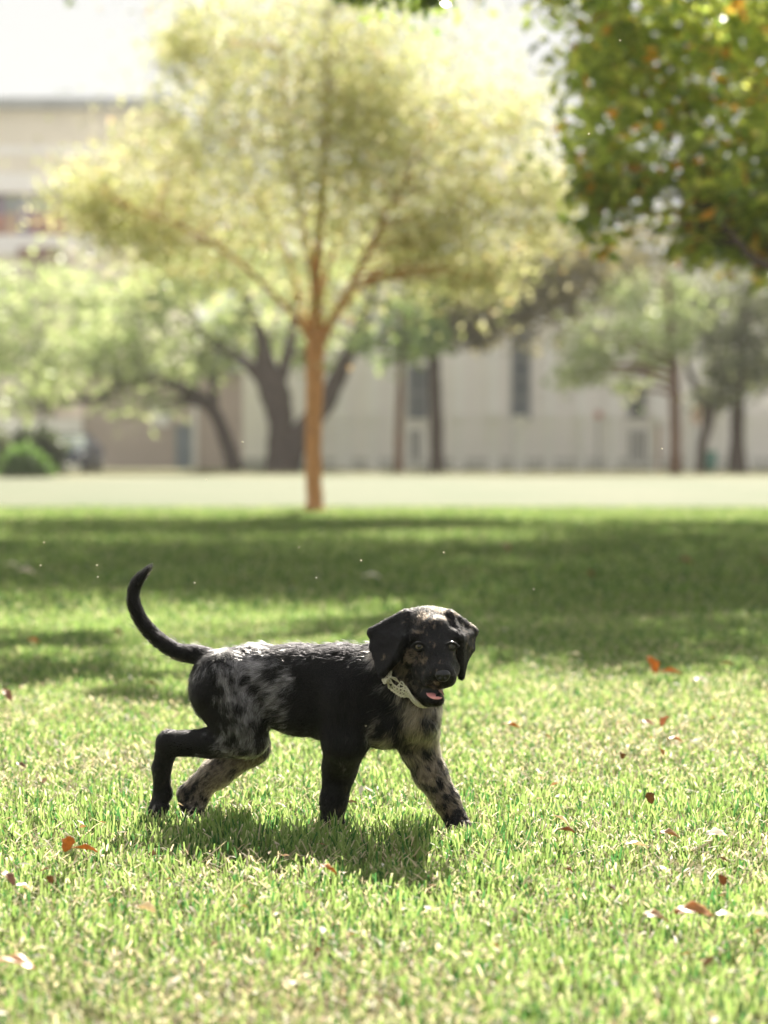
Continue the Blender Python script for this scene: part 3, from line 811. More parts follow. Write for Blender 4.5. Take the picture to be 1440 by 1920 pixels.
    cap((648, 1385, fN + .002), (637, 1440, 4.205), 43, 33, 14, BLK, (-.05, 0, -1), 9)
    cap((637, 1440, 4.205), (626, 1500, 4.208), 33, 27, 12, (.06, BR), None, 7)
    cap((626, 1500, 4.208), (621, 1540, 4.205), 27, 25, 10, (.06, BR), None, 6)
    for dx, dd in ((-14, -.008), (-2, -.022), (11, -.022), (20, -.006)):
        cap((621+dx, 1540, 4.2+dd), (625+dx, 1551, 4.19+dd), 10, 8, 4, BLK, None, 4)
    # far front leg, reaching forward
    cap((762, 1335, 4.155), (785, 1400, 4.158), 50, 37, 14, CH, (.2, 0, -1), 12)
    cap((785, 1400, 4.158), (806, 1450, 4.158), 36, 32, 12, LEG, None, 9)
    cap((806, 1450, 4.158), (836, 1500, 4.156), 32, 27, 12, LEG, None, 8)
    cap((836, 1500, 4.156), (858, 1543, 4.15), 26, 24, 10, (.34, BR), None, 6)
    for dx, dd in ((-16, -.004), (-5, -.018), (8, -.02), (19, -.008)):
        cap((858+dx, 1545, 4.145+dd), (862+dx, 1554, 4.135+dd), 10, 8.5, 4, (.2, BR), None, 4)
    slim[0] = 2.6
    # tail
    T = [(408, 1246, 4.285, 24), (372, 1229, 4.30, 18), (335, 1222, 4.31, 14.5), (302, 1203, 4.318, 13.5), (274, 1176, 4.322, 12.5),
         (256, 1146, 4.326, 11.5), (250, 1116, 4.33, 10.5), (258, 1091, 4.332, 9), (273, 1073, 4.334, 6), (282, 1063, 4.335, 3)]
    T = [tuple(r) for r in spline(T, 3)]
    for a, b in zip(T, T[1:]):
        cap(a[:3], b[:3], a[3], b[3], 6, (.03, BR), None, 13)
    slim[0] = 0.0
    # head
    ell((803, 1195, 4.088), (55, 62, 55), 14, tag=(0.30, (.15,.115,.09)), flow=(-.3, 1, .5), hl=6)
    cap((776, 1180, 4.092), (832, 1180, 4.090), 36, 36, 14, (0.34, (.14,.11,.09)), (-.2, 1, .5), 6)
    ell((772, 1226, 4.075), (27, 40, 36), 14, tag=FACE, flow=(-.6, .8, -.3), hl=5)
    ell((836, 1226, 4.070), (25, 40, 35), 14, tag=FACE, flow=(.6, .8, -.3), hl=5)
    cap((816, 1186, 4.045), (820, 1225, 4.018), 29, 27, 14, (.22, BR), (0, .6, .8), 4)
    ell((785, 1194, 4.040), (19, 16, 15), 10, tag=FACE, flow=(-.4, .5, .6), hl=4)
    ell((846, 1194, 4.038), (16, 16, 15), 10, tag=FACE, flow=(.4, .5, .6), hl=4)
    cap((819, 1226, 4.028), (826, 1262, 3.985), 31, 23, 14, (.2, BR), (0, .7, .7), 4)
    cap((798, 1260, 4.035), (811, 1276, 3.998), 25, 18, 13, (.30, (.15,.12,.1)), (-.6, .6, -.2), 4)
    cap((842, 1254, 4.03), (834, 1273, 3.996), 19, 15.5, 12, (.30, (.15,.12,.1)), (.6, .6, -.2), 4)
    cap((812, 1272, 3.992), (840, 1271, 3.988), 16, 15, 8, (.15, BR), (0, .5, -.3), 3)
    # lower jaw
    cap((795, 1274, 4.075), (805, 1303, 4.03), 32, 19, 10, (0.42, (.2,.17,.13)), (-.2, .8, -.5), 7)
    cap((804, 1306, 4.028), (819, 1311, 3.990), 17, 13.5, 7, (0.20, BR), (0, .8, -.5), 4)
    # mouth, cut in between the jaws
    cap((781, 1283, 4.02), (808, 1296, 3.99), 4, 10, 3, BLK, carve=True)
    cap((808, 1296, 3.99), (822, 1298, 3.94), 10, 13, 3, BLK, carve=True)
    # eye hollows
    ell((785, 1212, 4.004), (9, 8, 6), 3, carve=True)
    ell((847, 1211, 4.000), (8.5, 8, 6), 3, carve=True)
    # folds of the lids
    for ex, ey, ed, rr_ in ((785, 1212, 4.006, 1.0), (847, 1211.5, 4.002, .93)):
        for side, ry_, rl in ((-1, 7.4, 2.5), (1, 6.4, 1.7)):
            pr_ = None
            for a in np.linspace(-1, 1, 6):
                q_ = (ex + a*13*rr_, ey + side*ry_*(1 - a*a)*rr_ + .5, ed - .0035*(1 - 1.3*a*a))
                if pr_ is not None: cap(pr_, q_, rl, rl, 3, (.0, BR), (0, .5, .8), 2)
                pr_ = q_
    # ears
    E1 = dict(tag=EAR, flow=(-.2, 0, -1), hl=5)
    A, B, C, D, E, T_ = (762, 1154, 4.082), (700, 1186, 4.105), (758, 1198, 4.034), (700, 1212, 4.095), (743, 1233, 4.040), (716, 1264, 4.065)
    for t3 in ((A, B, C), (B, C, D), (C, D, E), (D, E, T_)):
        tri(*t3, 6, 4, **E1)
    cap(A, B, 11, 10, 7, (.25, BR), (-.5, 0, -1), 6)
    cap(A, C, 9, 7, 4, EAR, (-.1, 0, -1), 5)
    cap(C, E, 7, 6.5, 3, EAR, (-.1, 0, -1), 5)
    cap(E, T_, 6.5, 5.5, 3, EAR, (-.1, 0, -1), 5)
    E2 = dict(tag=(.16, BR), flow=(.2, 0, -1), hl=5)
    A, B, C, D, T_ = (843, 1154, 4.076), (886, 1184, 4.12), (863, 1196, 4.034), (884, 1216, 4.105), (865, 1268, 4.058)
    for t3 in ((A, B, C), (B, C, D), (C, (872, 1236, 4.085), D), (C, (872, 1236, 4.085), T_)):
        tri(*t3, 5.5, 4, **E2)
    cap(A, B, 10, 9, 7, (.4, (.3, .24, .18)), (.5, 0, -1), 6)  # sunlit outer ear painted in as lighter brown hair
    cap(A, C, 8, 6, 4, EAR, (.1, 0, -1), 4)
    cap(C, T_, 6.5, 5, 5, EAR, (0, 0, -1), 4)

    # ---- distance field on a grid
    h = 0.0018
    lo = np.full(3, 1e9); hi = np.full(3, -1e9)
    def bb(p, pad):
        pts = [p['a']] + [p[q] for q in 'bc' if q in p]
        if p['t'] == 'e': r = p['r'].max()
        elif p['t'] == 'c': r = max(p['ra'], p['rb'])
        else: r = p['r']
        return np.min(pts, axis=0) - r - pad, np.max(pts, axis=0) + r + pad
    for p in prims:
        l_, h_ = bb(p, .012); lo = np.minimum(lo, l_); hi = np.maximum(hi, h_)
    dims = np.ceil((hi - lo) / h).astype(int) + 1
    field = np.full(dims, 0.03, dtype=np.float32)
    def dist(p, q):
        if p['t'] == 'c':
            ab = p['b'] - p['a']; t = np.clip(((q - p['a']) @ ab) / (ab @ ab + 1e-12), 0, 1)
            d = np.linalg.norm(q - p['a'] - t[..., None]*ab, axis=-1)
            return d - (p['ra'] + t*(p['rb'] - p['ra']))
        if p['t'] == 'e':
            v = (q - p['a']) @ p['R']
            k0 = np.linalg.norm(v / p['r'], axis=-1); k1 = np.linalg.norm(v / p['r']**2, axis=-1)
            return k0*(k0 - 1)/(k1 + 1e-9)
        a, b, c = p['a'], p['b'], p['c']
        nrm = np.cross(b-a, c-a); nn = nrm @ nrm
        v = q - a
        w3 = (np.cross(b-a, v) @ nrm)/nn; w2 = (np.cross(v, c-a) @ nrm)/nn; w1 = 1 - w2 - w3
        inside = (w1 >= 0) & (w2 >= 0) & (w3 >= 0)
        dp = np.abs(v @ nrm)/math.sqrt(nn)
        def seg(s, e):
            es = e - s; t = np.clip(((q - s) @ es)/(es @ es), 0, 1)
            return np.linalg.norm(q - s - t[..., None]*es, axis=-1)
        de = np.minimum(np.minimum(seg(a, b), seg(b, c)), seg(c, a))
        return np.where(inside, dp, de) - p['r']
    for p in prims:
        pad = p['k'] + 0.008
        l_, h_ = bb(p, pad)
        i0 = np.maximum(((l_ - lo)/h).astype(int), 0); i1 = np.minimum(np.ceil((h_ - lo)/h).astype(int) + 1, dims)
        ax = [lo[k] + h*np.arange(i0[k], i1[k]) for k in range(3)]
        q = np.stack(np.meshgrid(*ax, indexing='ij'), axis=-1)
        d = dist(p, q)
        s = (slice(i0[0], i1[0]), slice(i0[1], i1[1]), slice(i0[2], i1[2]))
        f = field[s]; k = p['k']
        if p['carve']:
            g = -d
            hh = np.maximum(k - np.abs(f - g), 0)
            field[s] = np.maximum(f, g) + hh*hh/(4*k)
        else:
            hh = np.maximum(k - np.abs(f - d), 0)
            field[s] = np.minimum(f, d) - hh*hh/(4*k)

    # ---- surface nets
    ins = field < 0
    cs = [ins[a:dims[0]-1+a, b:dims[1]-1+b, c:dims[2]-1+c] for a in (0,1) for b in (0,1) for c in (0,1)]
    cnt = sum(c.astype(np.int8) for c in cs)
    act = (cnt > 0) & (cnt < 8)
    idx = np.argwhere(act)
    vid = np.full(act.shape, -1, dtype=np.int64); vid[act] = np.arange(len(idx))
    acc = np.zeros((len(idx), 3)); num = np.zeros(len(idx))
    for axis in range(3):
        o1 = np.zeros(3, int); o1[axis] = 1
        others = [k for k in range(3) if k != axis]
        for u in (0, 1):
            for v in (0, 1):
                off = np.zeros(3, int); off[others[0]] = u; off[others[1]] = v
                A = idx + off; B = A + o1
                fa = field[A[:,0], A[:,1], A[:,2]]; fb = field[B[:,0], B[:,1], B[:,2]]
                cr = (fa < 0) != (fb < 0)
                t = np.where(cr, fa/(fa - fb + 1e-12), 0)
                acc[cr] += A[cr] + t[cr, None]*o1; num[cr] += 1
    Vt = lo + h*acc/num[:, None]
    quads = []
    for axis in range(3):
        o1 = np.zeros(3, int); o1[axis] = 1
        others = [(axis+1) % 3, (axis+2) % 3]
        sl0 = [slice(1, None)]*3; sl0[axis] = slice(0, -1); sl1 = [slice(1, None)]*3; sl1[axis] = slice(1, None)
        a = ins[tuple(sl0)]; b = ins[tuple(sl1)]
        E = np.argwhere(a != b)
        flip = a[E[:,0], E[:,1], E[:,2]]
        base = E + 1; base[:, axis] -= 1
        du = np.zeros(3, int); du[others[0]] = 1; dv = np.zeros(3, int); dv[others[1]] = 1
        ok = np.all(base < np.array(act.shape), axis=1)
        base = base[ok]; flip = flip[ok]
        q = [vid[tuple((base - du - dv).T)], vid[tuple((base - dv).T)], vid[tuple(base.T)], vid[tuple((base - du).T)]]
        q = np.stack(q, 1)
        q[~flip] = q[~flip][:, ::-1]
        quads.append(q)
    Q = np.vstack(quads)
    Q = Q[(Q >= 0).all(1)]
    # light smoothing
    for _ in range(3):
        s = np.zeros_like(Vt); c = np.zeros(len(Vt))
        for k in range(4):
            np.add.at(s, Q[:, k], Vt[Q[:, (k+1) % 4]]); np.add.at(c, Q[:, k], 1)
            np.add.at(s, Q[:, k], Vt[Q[:, (k-1) % 4]]); np.add.at(c, Q[:, k], 1)
        Vt = 0.5*Vt + 0.5*s/np.maximum(c, 1)[:, None]
    print('puppy verts', len(Vt), 'faces', len(Q), 'grid', dims)

    # ---- coat: colours, lie of the hair, hair length at a point of the skin
    solid = [p for p in prims if not p['carve']]
    def to_px(p):
        D = p[:, 1]*CP - (p[:, 2]-CAM_H)*SP
        up = p[:, 1]*SP + (p[:, 2]-CAM_H)*CP
        return 720 + FPX*p[:, 0]/D, 960 - FPX*up/D
    def coat(pts):
        n = len(pts)
        W = np.zeros(n); fl = np.zeros((n, 3)); hl = np.zeros(n); lev = np.zeros(n); lc = np.zeros((n, 3))
        for p in solid:
            w = np.exp(-np.maximum(dist(p, pts), -0.004)/0.006) + 1e-12
            W += w; fl += w[:, None]*p['flow']/np.linalg.norm(p['flow']); hl += w*p['hl']; lev += w*p['tag'][0]; lc += w[:, None]*np.array(p['tag'][1])
        fl /= W[:, None]; hl /= W; lev /= W; lc /= W[:, None]
        return fl, hl, lev, lc
    # patches of the coat, and two fur highlights painted above the eyes, given on the puppy's own side view (column, row, radius, change)
    PATCH = [(545,1285,26,.35),(520,1320,30,.30),(495,1262,24,.25),(455,1245,26,.28),(470,1330,24,.2),(440,1300,20,.12),(535,1340,18,.2),
             (505,1250,16,-.45),(478,1290,15,-.35),(445,1330,16,-.3),(495,1345,14,-.4),(390,1300,34,-.45),(385,1350,28,-.4),(410,1350,20,-.25),
             (400,1310,13,.3),(488,1375,20,-.5),(470,1360,10,-.3),(440,1400,22,.25),(455,1372,18,.18),
             (600,1300,55,-.35),(640,1300,60,-.3),(700,1225,24,.25),(712,1290,26,.22),(690,1310,20,.05),
             (735,1345,26,-.65),(800,1362,20,-.55),(755,1390,22,-.45),(700,1362,20,.3),(760,1330,18,.25),(690,1385,14,.4),(770,1370,16,.2),
             (716,1372,13,-.6),(800,1412,10,-.3),(862,1545,12,-.2),
             (785,1236,15,.34),(772,1222,10,.25),(792,1185,7,.35),(800,1170,14,.2),(830,1168,16,.25),(815,1160,14,.25),(803,1195,9,.15),
             (795,1215,12,-.15),(770,1188,20,-.35),(842,1180,22,-.4),(815,1205,10,-.1),(818,1232,9,.12),(856,1216,6,.2),(812,1282,8,.1),(405,1228,26,-.4),(380,1240,22,-.4),(781,1186,5,.7),(846,1188,4,.5),(768,1240,14,.25),(838,1160,10,.3),(708,1290,24,.35),(698,1240,18,.3),(800,1240,10,.2),(838,1238,8,.2),(808,1262,7,.2)]
    def colour(pts, lev, lc, jitter):
        x, y = to_px(pts)
        L = lev.copy()
        for (cx, cy, r, a) in PATCH:
            L += .8*a*np.exp(-((x-cx)**2 + (y-cy)**2)/(r*r))
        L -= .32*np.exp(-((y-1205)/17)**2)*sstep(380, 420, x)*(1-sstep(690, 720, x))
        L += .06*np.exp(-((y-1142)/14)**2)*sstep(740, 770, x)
        head = (y < 1330) & (x > 745)
        nz = np.where(head, .5*fbm(pts, .012, 5) + .5*fbm(pts, .006, 6), .4*fbm(pts, .024, 9) + .6*fbm(pts, .0095, 12))
        nz = .5 + (nz - .5)*1.8
        nz = nz + (jitter-.5)*.30
        t = sstep(-.07, .10, L - .5 + (nz - .5)*1.15)
        t = t*(0.6 + 0.65*vnoise(pts, .009, 3))
        dark = np.array([.0025, .0024, .0027])
        return dark + t[:, None]*(lc - dark)
    # ---- skin mesh
    root = empty('puppy', (0, 0, 0))
    o0 = V3((600, 1540, 4.22)); root.location = (o0[0], o0[1], 0)
    tag(root, 'black and grey merle puppy walking across the grass with tail raised and mouth open', 'puppy')
    fl, hl, lev, lc = coat(Vt)
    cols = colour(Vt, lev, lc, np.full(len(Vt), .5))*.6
    m, n, l = nt('puppy_skin')
    b = n['Principled BSDF']; b.inputs['Roughness'].default_value = .55; b.inputs['Specular IOR Level'].default_value = .25
    at = n.new('ShaderNodeAttribute'); at.attribute_name = 'col'; l.new(at.outputs['Color'], b.inputs['Base Color'])
    body = mesh_obj('body', Vt, Q, m, root, True, cols)

    # ---- coat of hair
    rs = np.random.RandomState(4)
    tA = Vt[Q[:, 0]]; tB = Vt[Q[:, 1]]; tC = Vt[Q[:, 2]]; tD = Vt[Q[:, 3]]
    nr = np.cross(tC - tA, tD - tB); ar = np.linalg.norm(nr, axis=1)/2; nr = nr/(2*ar[:, None] + 1e-12)
    cen = (tA+tB+tC+tD)/4
    cx, cy = to_px(cen)
    dens = np.where((cy < 1330) & (cx > 690), 1.9, 1.0)
    w = ar*dens; w /= w.sum()
    NH = PUPPY_HAIRS
    pick = rs.choice(len(Q), NH, p=w)
    u, v = rs.rand(NH, 1), rs.rand(NH, 1)
    root_p = (tA[pick]*(1-u) + tB[pick]*u)*(1-v) + (tD[pick]*(1-u) + tC[pick]*u)*v
    N_ = nr[pick]
    fl, hl, lev, lc = coat(root_p)
    keep = np.ones(NH, bool)
    for (ex, ey, ed, er) in ((785, 1212, 4.0, 9), (848, 1211, 3.995, 8.5), (829, 1263, 3.962, 15)):
        keep &= np.linalg.norm(root_p - V3((ex, ey, ed)), axis=1) > er*M_PX*1.0
    hx_, hy_ = to_px(root_p)
    keep &= ~((hx_ > 785) & (hx_ < 845) & (hy_ > 1286) & (hy_ < 1307) & (root_p[:, 1] < 4.02))
    root_p, N_, fl, hl, lev, lc = root_p[keep], N_[keep], fl[keep], hl[keep], lev[keep], lc[keep]
    NH = len(root_p)
    tan = fl - N_*(fl*N_).sum(1)[:, None]
    tan /= np.linalg.norm(tan, axis=1)[:, None] + 1e-6
    tan0 = tan.copy()
    # locks: neighbouring hairs lean together
    lock = np.stack([vnoise(root_p, .011, s) - .5 for s in (21, 22, 23)], 1)
    tan = tan + lock*1.1 + rs.normal(0, .14, (NH, 3))
    tan -= N_*(tan*N_).sum(1)[:, None]
    tan /= np.linalg.norm(tan, axis=1)[:, None] + 1e-6
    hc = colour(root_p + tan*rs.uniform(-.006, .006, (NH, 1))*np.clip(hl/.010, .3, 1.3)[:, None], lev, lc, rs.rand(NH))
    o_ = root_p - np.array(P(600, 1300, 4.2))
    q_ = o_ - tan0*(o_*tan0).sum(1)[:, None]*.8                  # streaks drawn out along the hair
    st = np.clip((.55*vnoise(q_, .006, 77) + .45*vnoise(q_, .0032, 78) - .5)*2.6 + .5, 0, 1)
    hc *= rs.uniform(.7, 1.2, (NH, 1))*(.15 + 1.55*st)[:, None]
    L = (hl*rs.uniform(.6, 1.25, NH))[:, None]
    lift = rs.uniform(.22, .5, (NH, 1))
    stray = (rs.rand(NH, 1) < .035)*(hl > .0055)[:, None]          # stray hairs stand off the coat
    L = L*np.where(stray, 1.45, 1); lift = np.where(stray, rs.uniform(.6, 1.1, (NH, 1)), lift)
    d0 = tan*.75 + N_*(lift+.25); d0 /= np.linalg.norm(d0, axis=1)[:, None]
    d1 = tan + N_*lift*.5; d1 /= np.linalg.norm(d1, axis=1)[:, None]
    d2 = tan + N_*lift*.15 + rs.normal(0, .12, (NH, 3)) + np.array([0, 0, -.12]); d2 /= np.linalg.norm(d2, axis=1)[:, None]
    p0 = root_p - N_*.0006
    p1 = p0 + d0*L*.33; p2 = p1 + d1*L*.33; p3 = p2 + d2*L*.34
    pos = np.stack([p0, p1, p2, p3], 1).reshape(-1, 3).astype(np.float32) - np.array(root.location, dtype=np.float32)
    hcv = bpy.data.hair_curves.new('fur')
    hcv.add_curves([4]*NH)
    hcv.attributes['position'].data.foreach_set('vector', pos.ravel())
    ra = hcv.attributes.new('radius', 'FLOAT', 'POINT') if 'radius' not in hcv.attributes else hcv.attributes['radius']
    ra.data.foreach_set('value', np.tile(np.array([.00022, .0002, .00015, .00004], dtype=np.float32), NH))
    ca = hcv.attributes.new('col', 'FLOAT_COLOR', 'CURVE')
    c4 = np.ones((NH, 4), dtype=np.float32); c4[:, :3] = hc
    ca.data.foreach_set('color', c4.ravel())
    m, n, l = nt('puppy_fur')
    n.remove(n['Principled BSDF'])
    hb = n.new('ShaderNodeBsdfHairPrincipled'); hb.parametrization = 'COLOR'
    hb.inputs['Roughness'].default_value = .34; hb.inputs['IOR'].default_value = 1.28
    hb.inputs['Radial Roughness'].default_value = .5
    at = n.new('ShaderNodeAttribute'); at.attribute_name = 'col'
    l.new(at.outputs['Color'], hb.inputs['Color'])
    l.new(hb.outputs[0], n['Material Output'].inputs[0])
    hcv.materials.append(m)
    fo = bpy.data.objects.new('fur', hcv); COL.objects.link(fo); fo.parent = root

    # ---- field lookup, to seat the collar on the neck
    def fval(p):
        g = (p - lo)/h; i = np.clip(np.floor(g).astype(int), 0, dims - 2); f = np.clip(g - i, 0, 1)
        out = 0
        for a in (0, 1):
            for b_ in (0, 1):
                for c in (0, 1):
                    ww = (f[..., 0] if a else 1-f[..., 0])*(f[..., 1] if b_ else 1-f[..., 1])*(f[..., 2] if c else 1-f[..., 2])
                    out = out + ww*field[i[..., 0]+a, i[..., 1]+b_, i[..., 2]+c]
        return out

    # ---- eyes, nose, tongue, brows
    def ball(name, c, r, mat, gaze=None, cols_f=None, nu=32, nv=20):
        c = V3(c)
        g = np.array(gaze, float) if gaze is not None else np.array([0, -1, 0.])
        g /= np.linalg.norm(g)
        uu = np.cross(g, [0, 0, 1]); uu /= np.linalg.norm(uu); vv = np.cross(uu, g)
        vs, cc, fs = [], [], []
        for i in range(nv+1):
            th = math.pi*i/nv
            for k in range(nu):
                ph = 2*math.pi*k/nu
                d = g*math.cos(th) + (uu*math.cos(ph) + vv*math.sin(ph))*math.sin(th)
                vs.append(c + d*np.array(r)*M_PX); cc.append(cols_f(th, ph) if cols_f else (.01, .01, .01))
        for i in range(nv):
            for k in range(nu):
                fs.append((i*nu+k, (i+1)*nu+k, (i+1)*nu+(k+1) % nu, i*nu+(k+1) % nu))
        return mesh_obj(name, vs, fs, mat, root, True, np.array(cc))
    def mat_attr(name, rough, spec=.5, coat_=0):
        m, n, l = nt(name); b = n['Principled BSDF']; b.inputs['Roughness'].default_value = rough; b.inputs['Specular IOR Level'].default_value = spec
        b.inputs['Coat Weight'].default_value = coat_; b.inputs['Coat Roughness'].default_value = .05
        at = n.new('ShaderNodeAttribute'); at.attribute_name = 'col'; l.new(at.outputs['Color'], b.inputs['Base Color'])
        return m
    em = mat_attr('puppy_eye', .15, .4, .35)
    def iris(base):
        def f(th, ph):
            if th < .36: return (.004, .004, .005)
            if th < .66: return tuple(c*(.8+.3*math.sin(ph*9)**2) for c in base)
            return (.012, .01, .01)
        return f
    ball('eye', (785, 1212, 4.0115), (10.5, 10.5, 10.5), em, (.12, -1, .06), iris((.12, .10, .065)))
    ball('eye', (847, 1211.5, 4.0075), (9.8, 9.8, 9.8), em, (.12, -1, .06), iris((.10, .09, .07)))
    # nose: a broad pad with two nostrils, its own little field of bumps
    nm = mat_attr('puppy_nose', .3, .35, .15)
    nc = V3((830, 1267, 3.969))
    vs, cc, fs = [], [], []
    nu, nv = 40, 28
    for i in range(nv+1):
        th = math.pi*i/nv
        for k in range(nu):
            ph = 2*math.pi*k/nu
            x = math.sin(th)*math.cos(ph); z = math.sin(th)*math.sin(ph); y = -math.cos(th)
            rx = 14.5*(1 + .18*z - .05); rz = 11.5
            v = np.array([x*rx, y*10.5, z*rz])
            for sx in (-1, 1):
                d2 = ((x - sx*.46)**2/.055 + (z + .18)**2/.045)
                if y < .2: v *= 1 - .30*math.exp(-d2)
            if y < 0: v *= 1 - .10*math.exp(-(x/.12)**2)*(1 if z < .25 else .3)
            vs.append(nc + v*M_PX)
            dk = 1.0
            for sx in (-1, 1): dk = min(dk, 1 - .8*math.exp(-((x - sx*.48)**2/.03 + (z+.2)**2/.02)))
            cc.append((.006*dk, .006*dk, .0075*dk))
    for i in range(nv):
        for k in range(nu):
            fs.append((i*nu+k, (i+1)*nu+k, (i+1)*nu+(k+1) % nu, i*nu+(k+1) % nu))
    mesh_obj('nose', vs, fs, nm, root, True, np.array(cc))
    # tongue: a flat lobe with a groove, lying over the lower teeth
    tm = mat_plain('puppy_tongue', (.66, .27, .26), .35, .1, 60)
    vs, fs = [], []
    nl, nw = 14, 13
    for i in range(nl+1):
        s = i/nl
        cxp = 813 + 6*s; cyp = 1296 + 11*s + 5*s*s; dd = 4.025 - .050*s
        wd = 16.0*math.sqrt(max(1 - (max(s-.45, 0)/.56)**2, .02))
        for side in (0, 1):
            for k in range(nw):
                t = -1 + 2*k/(nw-1)
                zoff = -2.6*t*t - .7*math.exp(-(t/.12)**2) - (4 if side else 0)*(1-.6*t*t)
                vs.append(np.array(P(cxp + wd*t, cyp - zoff - (4.5 if t < 2 else 0), dd)))
    row = 2*nw
    for i in range(nl):
        for k in range(nw-1):
            a = i*row + k
            fs.append((a, a+1, a+row+1, a+row)); fs.append((a+nw, a+nw+row, a+nw+row+1, a+nw+1))
        for k in (0, nw-1):
            a = i*row + k; fs.append((a, a+row, a+row+nw, a+nw))
    fs.append(tuple(range(nl*row, nl*row+nw)) + tuple(range(nl*row+2*nw-1, nl*row+nw-1, -1)))
    mesh_obj('tongue', vs, fs, tm, root, True)

    # ---- crocheted collar, fitted round the neck
    ctl = [(727, 1236, 4.085), (722, 1262, 4.07), (726, 1287, 4.06), (748, 1305, 4.05), (777, 1319, 4.045), (804, 1320, 4.055), (832, 1300, 4.09), (840, 1258, 4.14), (818, 1214, 4.185), (772, 1192, 4.19), (740, 1204, 4.14)]
    ring = [V3(c) for c in ctl]
    ring = np.array(ring + [ring[0]])
    rp = spline(ring, 28)[:-1]
    ncol = len(rp); nrow = 11
    wdt = 0.0165
    tang = np.roll(rp, -1, 0) - np.roll(rp, 1, 0); tang /= np.linalg.norm(tang, axis=1)[:, None]
    cenr = rp.mean(0)
    outw = rp - cenr; outw -= tang*(outw*tang).sum(1)[:, None]; outw /= np.linalg.norm(outw, axis=1)[:, None]
    side = np.cross(tang, outw)
    grid = np.zeros((ncol, nrow, 3))
    for j in range(nrow):
        t = j/(nrow-1) - .5
        scal = 1 + (.16*np.sin(np.arange(ncol)*2*math.pi/9) if abs(t) > .45 else 0)
        grid[:, j] = rp + side*(t*wdt*np.reshape(scal, (-1, 1)) if abs(t) > .45 else t*wdt)
    p = grid.reshape(-1, 3)
    for it in range(30):
        f = fval(p); e = .001
        g = np.stack([(fval(p + e*np.eye(3)[k]) - fval(p - e*np.eye(3)[k]))/(2*e) for k in range(3)], -1)
        gn = np.linalg.norm(g, axis=-1, keepdims=True)
        o_ = np.repeat(outw, nrow, 0)
        g = np.where(gn > .2, g/(gn + 1e-9), o_)
        far = f > .028
        st = np.where(far, .004, np.clip(f - .0075, -.004, .004))
        p = p - g*st[:, None]*.5
        pg = p.reshape(ncol, nrow, 3)
        pg = .6*pg + .2*np.roll(pg, 1, 0) + .2*np.roll(pg, -1, 0)
        p = pg.reshape(-1, 3)
    pg = p.reshape(ncol, nrow, 3)
    cm = mat_plain('lace_thread', (.60, .57, .45), .85, .12, 300)
    mb = MB()
    lr = random.Random(5)
    # threads: edges, zigzags and little rings, all one lace
    def thread(pts, r=.0011): mb.tube(pts, [r]*len(pts), 5)
    for j in (1, 9):
        loop = [pg[i % ncol, j] + outw[i % ncol]*(.0006*math.sin(i*1.7)) for i in range(ncol+1)]
        thread(loop, .0013)
    for i in range(0, ncol, 5):
        i2 = (i+5) % ncol; im = (i+2) % ncol
        thread([pg[i, 1], pg[im, 5] + outw[im]*.0012, pg[i2, 9]], .0011)
        thread([pg[i, 9], pg[im, 5] + outw[im]*.0016, pg[i2, 1]], .0011)
        
        for e_, q_ in ((0, 1), (10, 9)):       # scallops along both edges
            thread([pg[i, q_], pg[(i+1) % ncol, e_], pg[im, e_] + (pg[im, e_] - pg[im, q_])*.6, pg[(i+4) % ncol, e_], pg[i2, q_]], .0013)
    for i in range(0, ncol, 5):
        c = pg[i, 5] + outw[i]*.0015
        thread([c + (tang[i]*math.cos(a) + side[i]*math.sin(a))*.0038 for a in np.linspace(0, 2*math.pi, 11)], .0013)
    mb.build('collar', cm, root, True)
    return root
build_puppy()

# ---------------------------------------------------------------- fallen leaves
def fallen_leaf(px, py, size_px, kind, turn, tilt, label, lobes=1):
    g = G(px, py); d = g.y; L = size_px*d/FPX
    rl = random.Random(int(px*7+py))
    col = {'orange': (.46, .225, .075), 'rust': (.30, .15, .085), 'brown': (.22, .125, .065), 'tan': (.42, .27, .15), 'pale': (.74, .66, .54), 'white': (.85, .82, .76), 'pink': (.50, .28, .20)}[kind]
    root_z = rl.uniform(.038, .048)
    vs, fs = [], []
    nl, nw = 12, 7
    rot = Matrix.Rotation(turn, 3, 'Z') @ Matrix.Rotation(tilt, 3, 'Y') @ Matrix.Rotation(rl.uniform(-.5, .5), 3, 'X')
    bend = rl.uniform(.5, 1.4); cup = rl.uniform(.25, .6)
    zmin = 9
    for i in range(nl+1):
        s = i/nl
        wd = L*.23*math.sin(math.pi*min(1, s*.98+.02))**.75*(1 + .16*math.sin(s*17+rl.random()*.3)) + .001
        for k in range(nw):
            t = -1 + 2*k/(nw-1)
            v = Vector(((s-.5)*L, t*wd, cup*wd*t*t - bend*L*.35*(s-.5)**2 + L*.03*math.sin(s*9+t*3)))
            v = rot @ v; vs.append(v); zmin = min(zmin, v.z)
    base = Vector((g.x, g.y, root_z - max(zmin, -.025)*.8))
    vs = [v + base for v in vs]
    for i in range(nl):
        for k in range(nw-1):
            a = i*nw+k; fs.append((a, a+1, a+nw+1, a+nw))
    cs = np.array([[c*(.75 + .5*vnoise(np.array([[v.x*1.0, v.y, v.z]]), .008, 3)[0]) for c in col] for v in vs])
    o = mesh_obj('fallen_leaf', np.array(vs) - 0, fs, DRYLEAF, None, True, cs)
    me = o.data
    # put the origin at the leaf
    for vtx in me.vertices: vtx.co -= base
    o.location = base
    md = o.modifiers.new('thickness', 'SOLIDIFY'); md.thickness = .0006
    tag(o, label, 'leaf', 'leaves fallen on the grass')
    return o
DRYLEAF = mat_leaf('dry_leaf', .35, .4, (1, .95, .85), .4, 1.3)
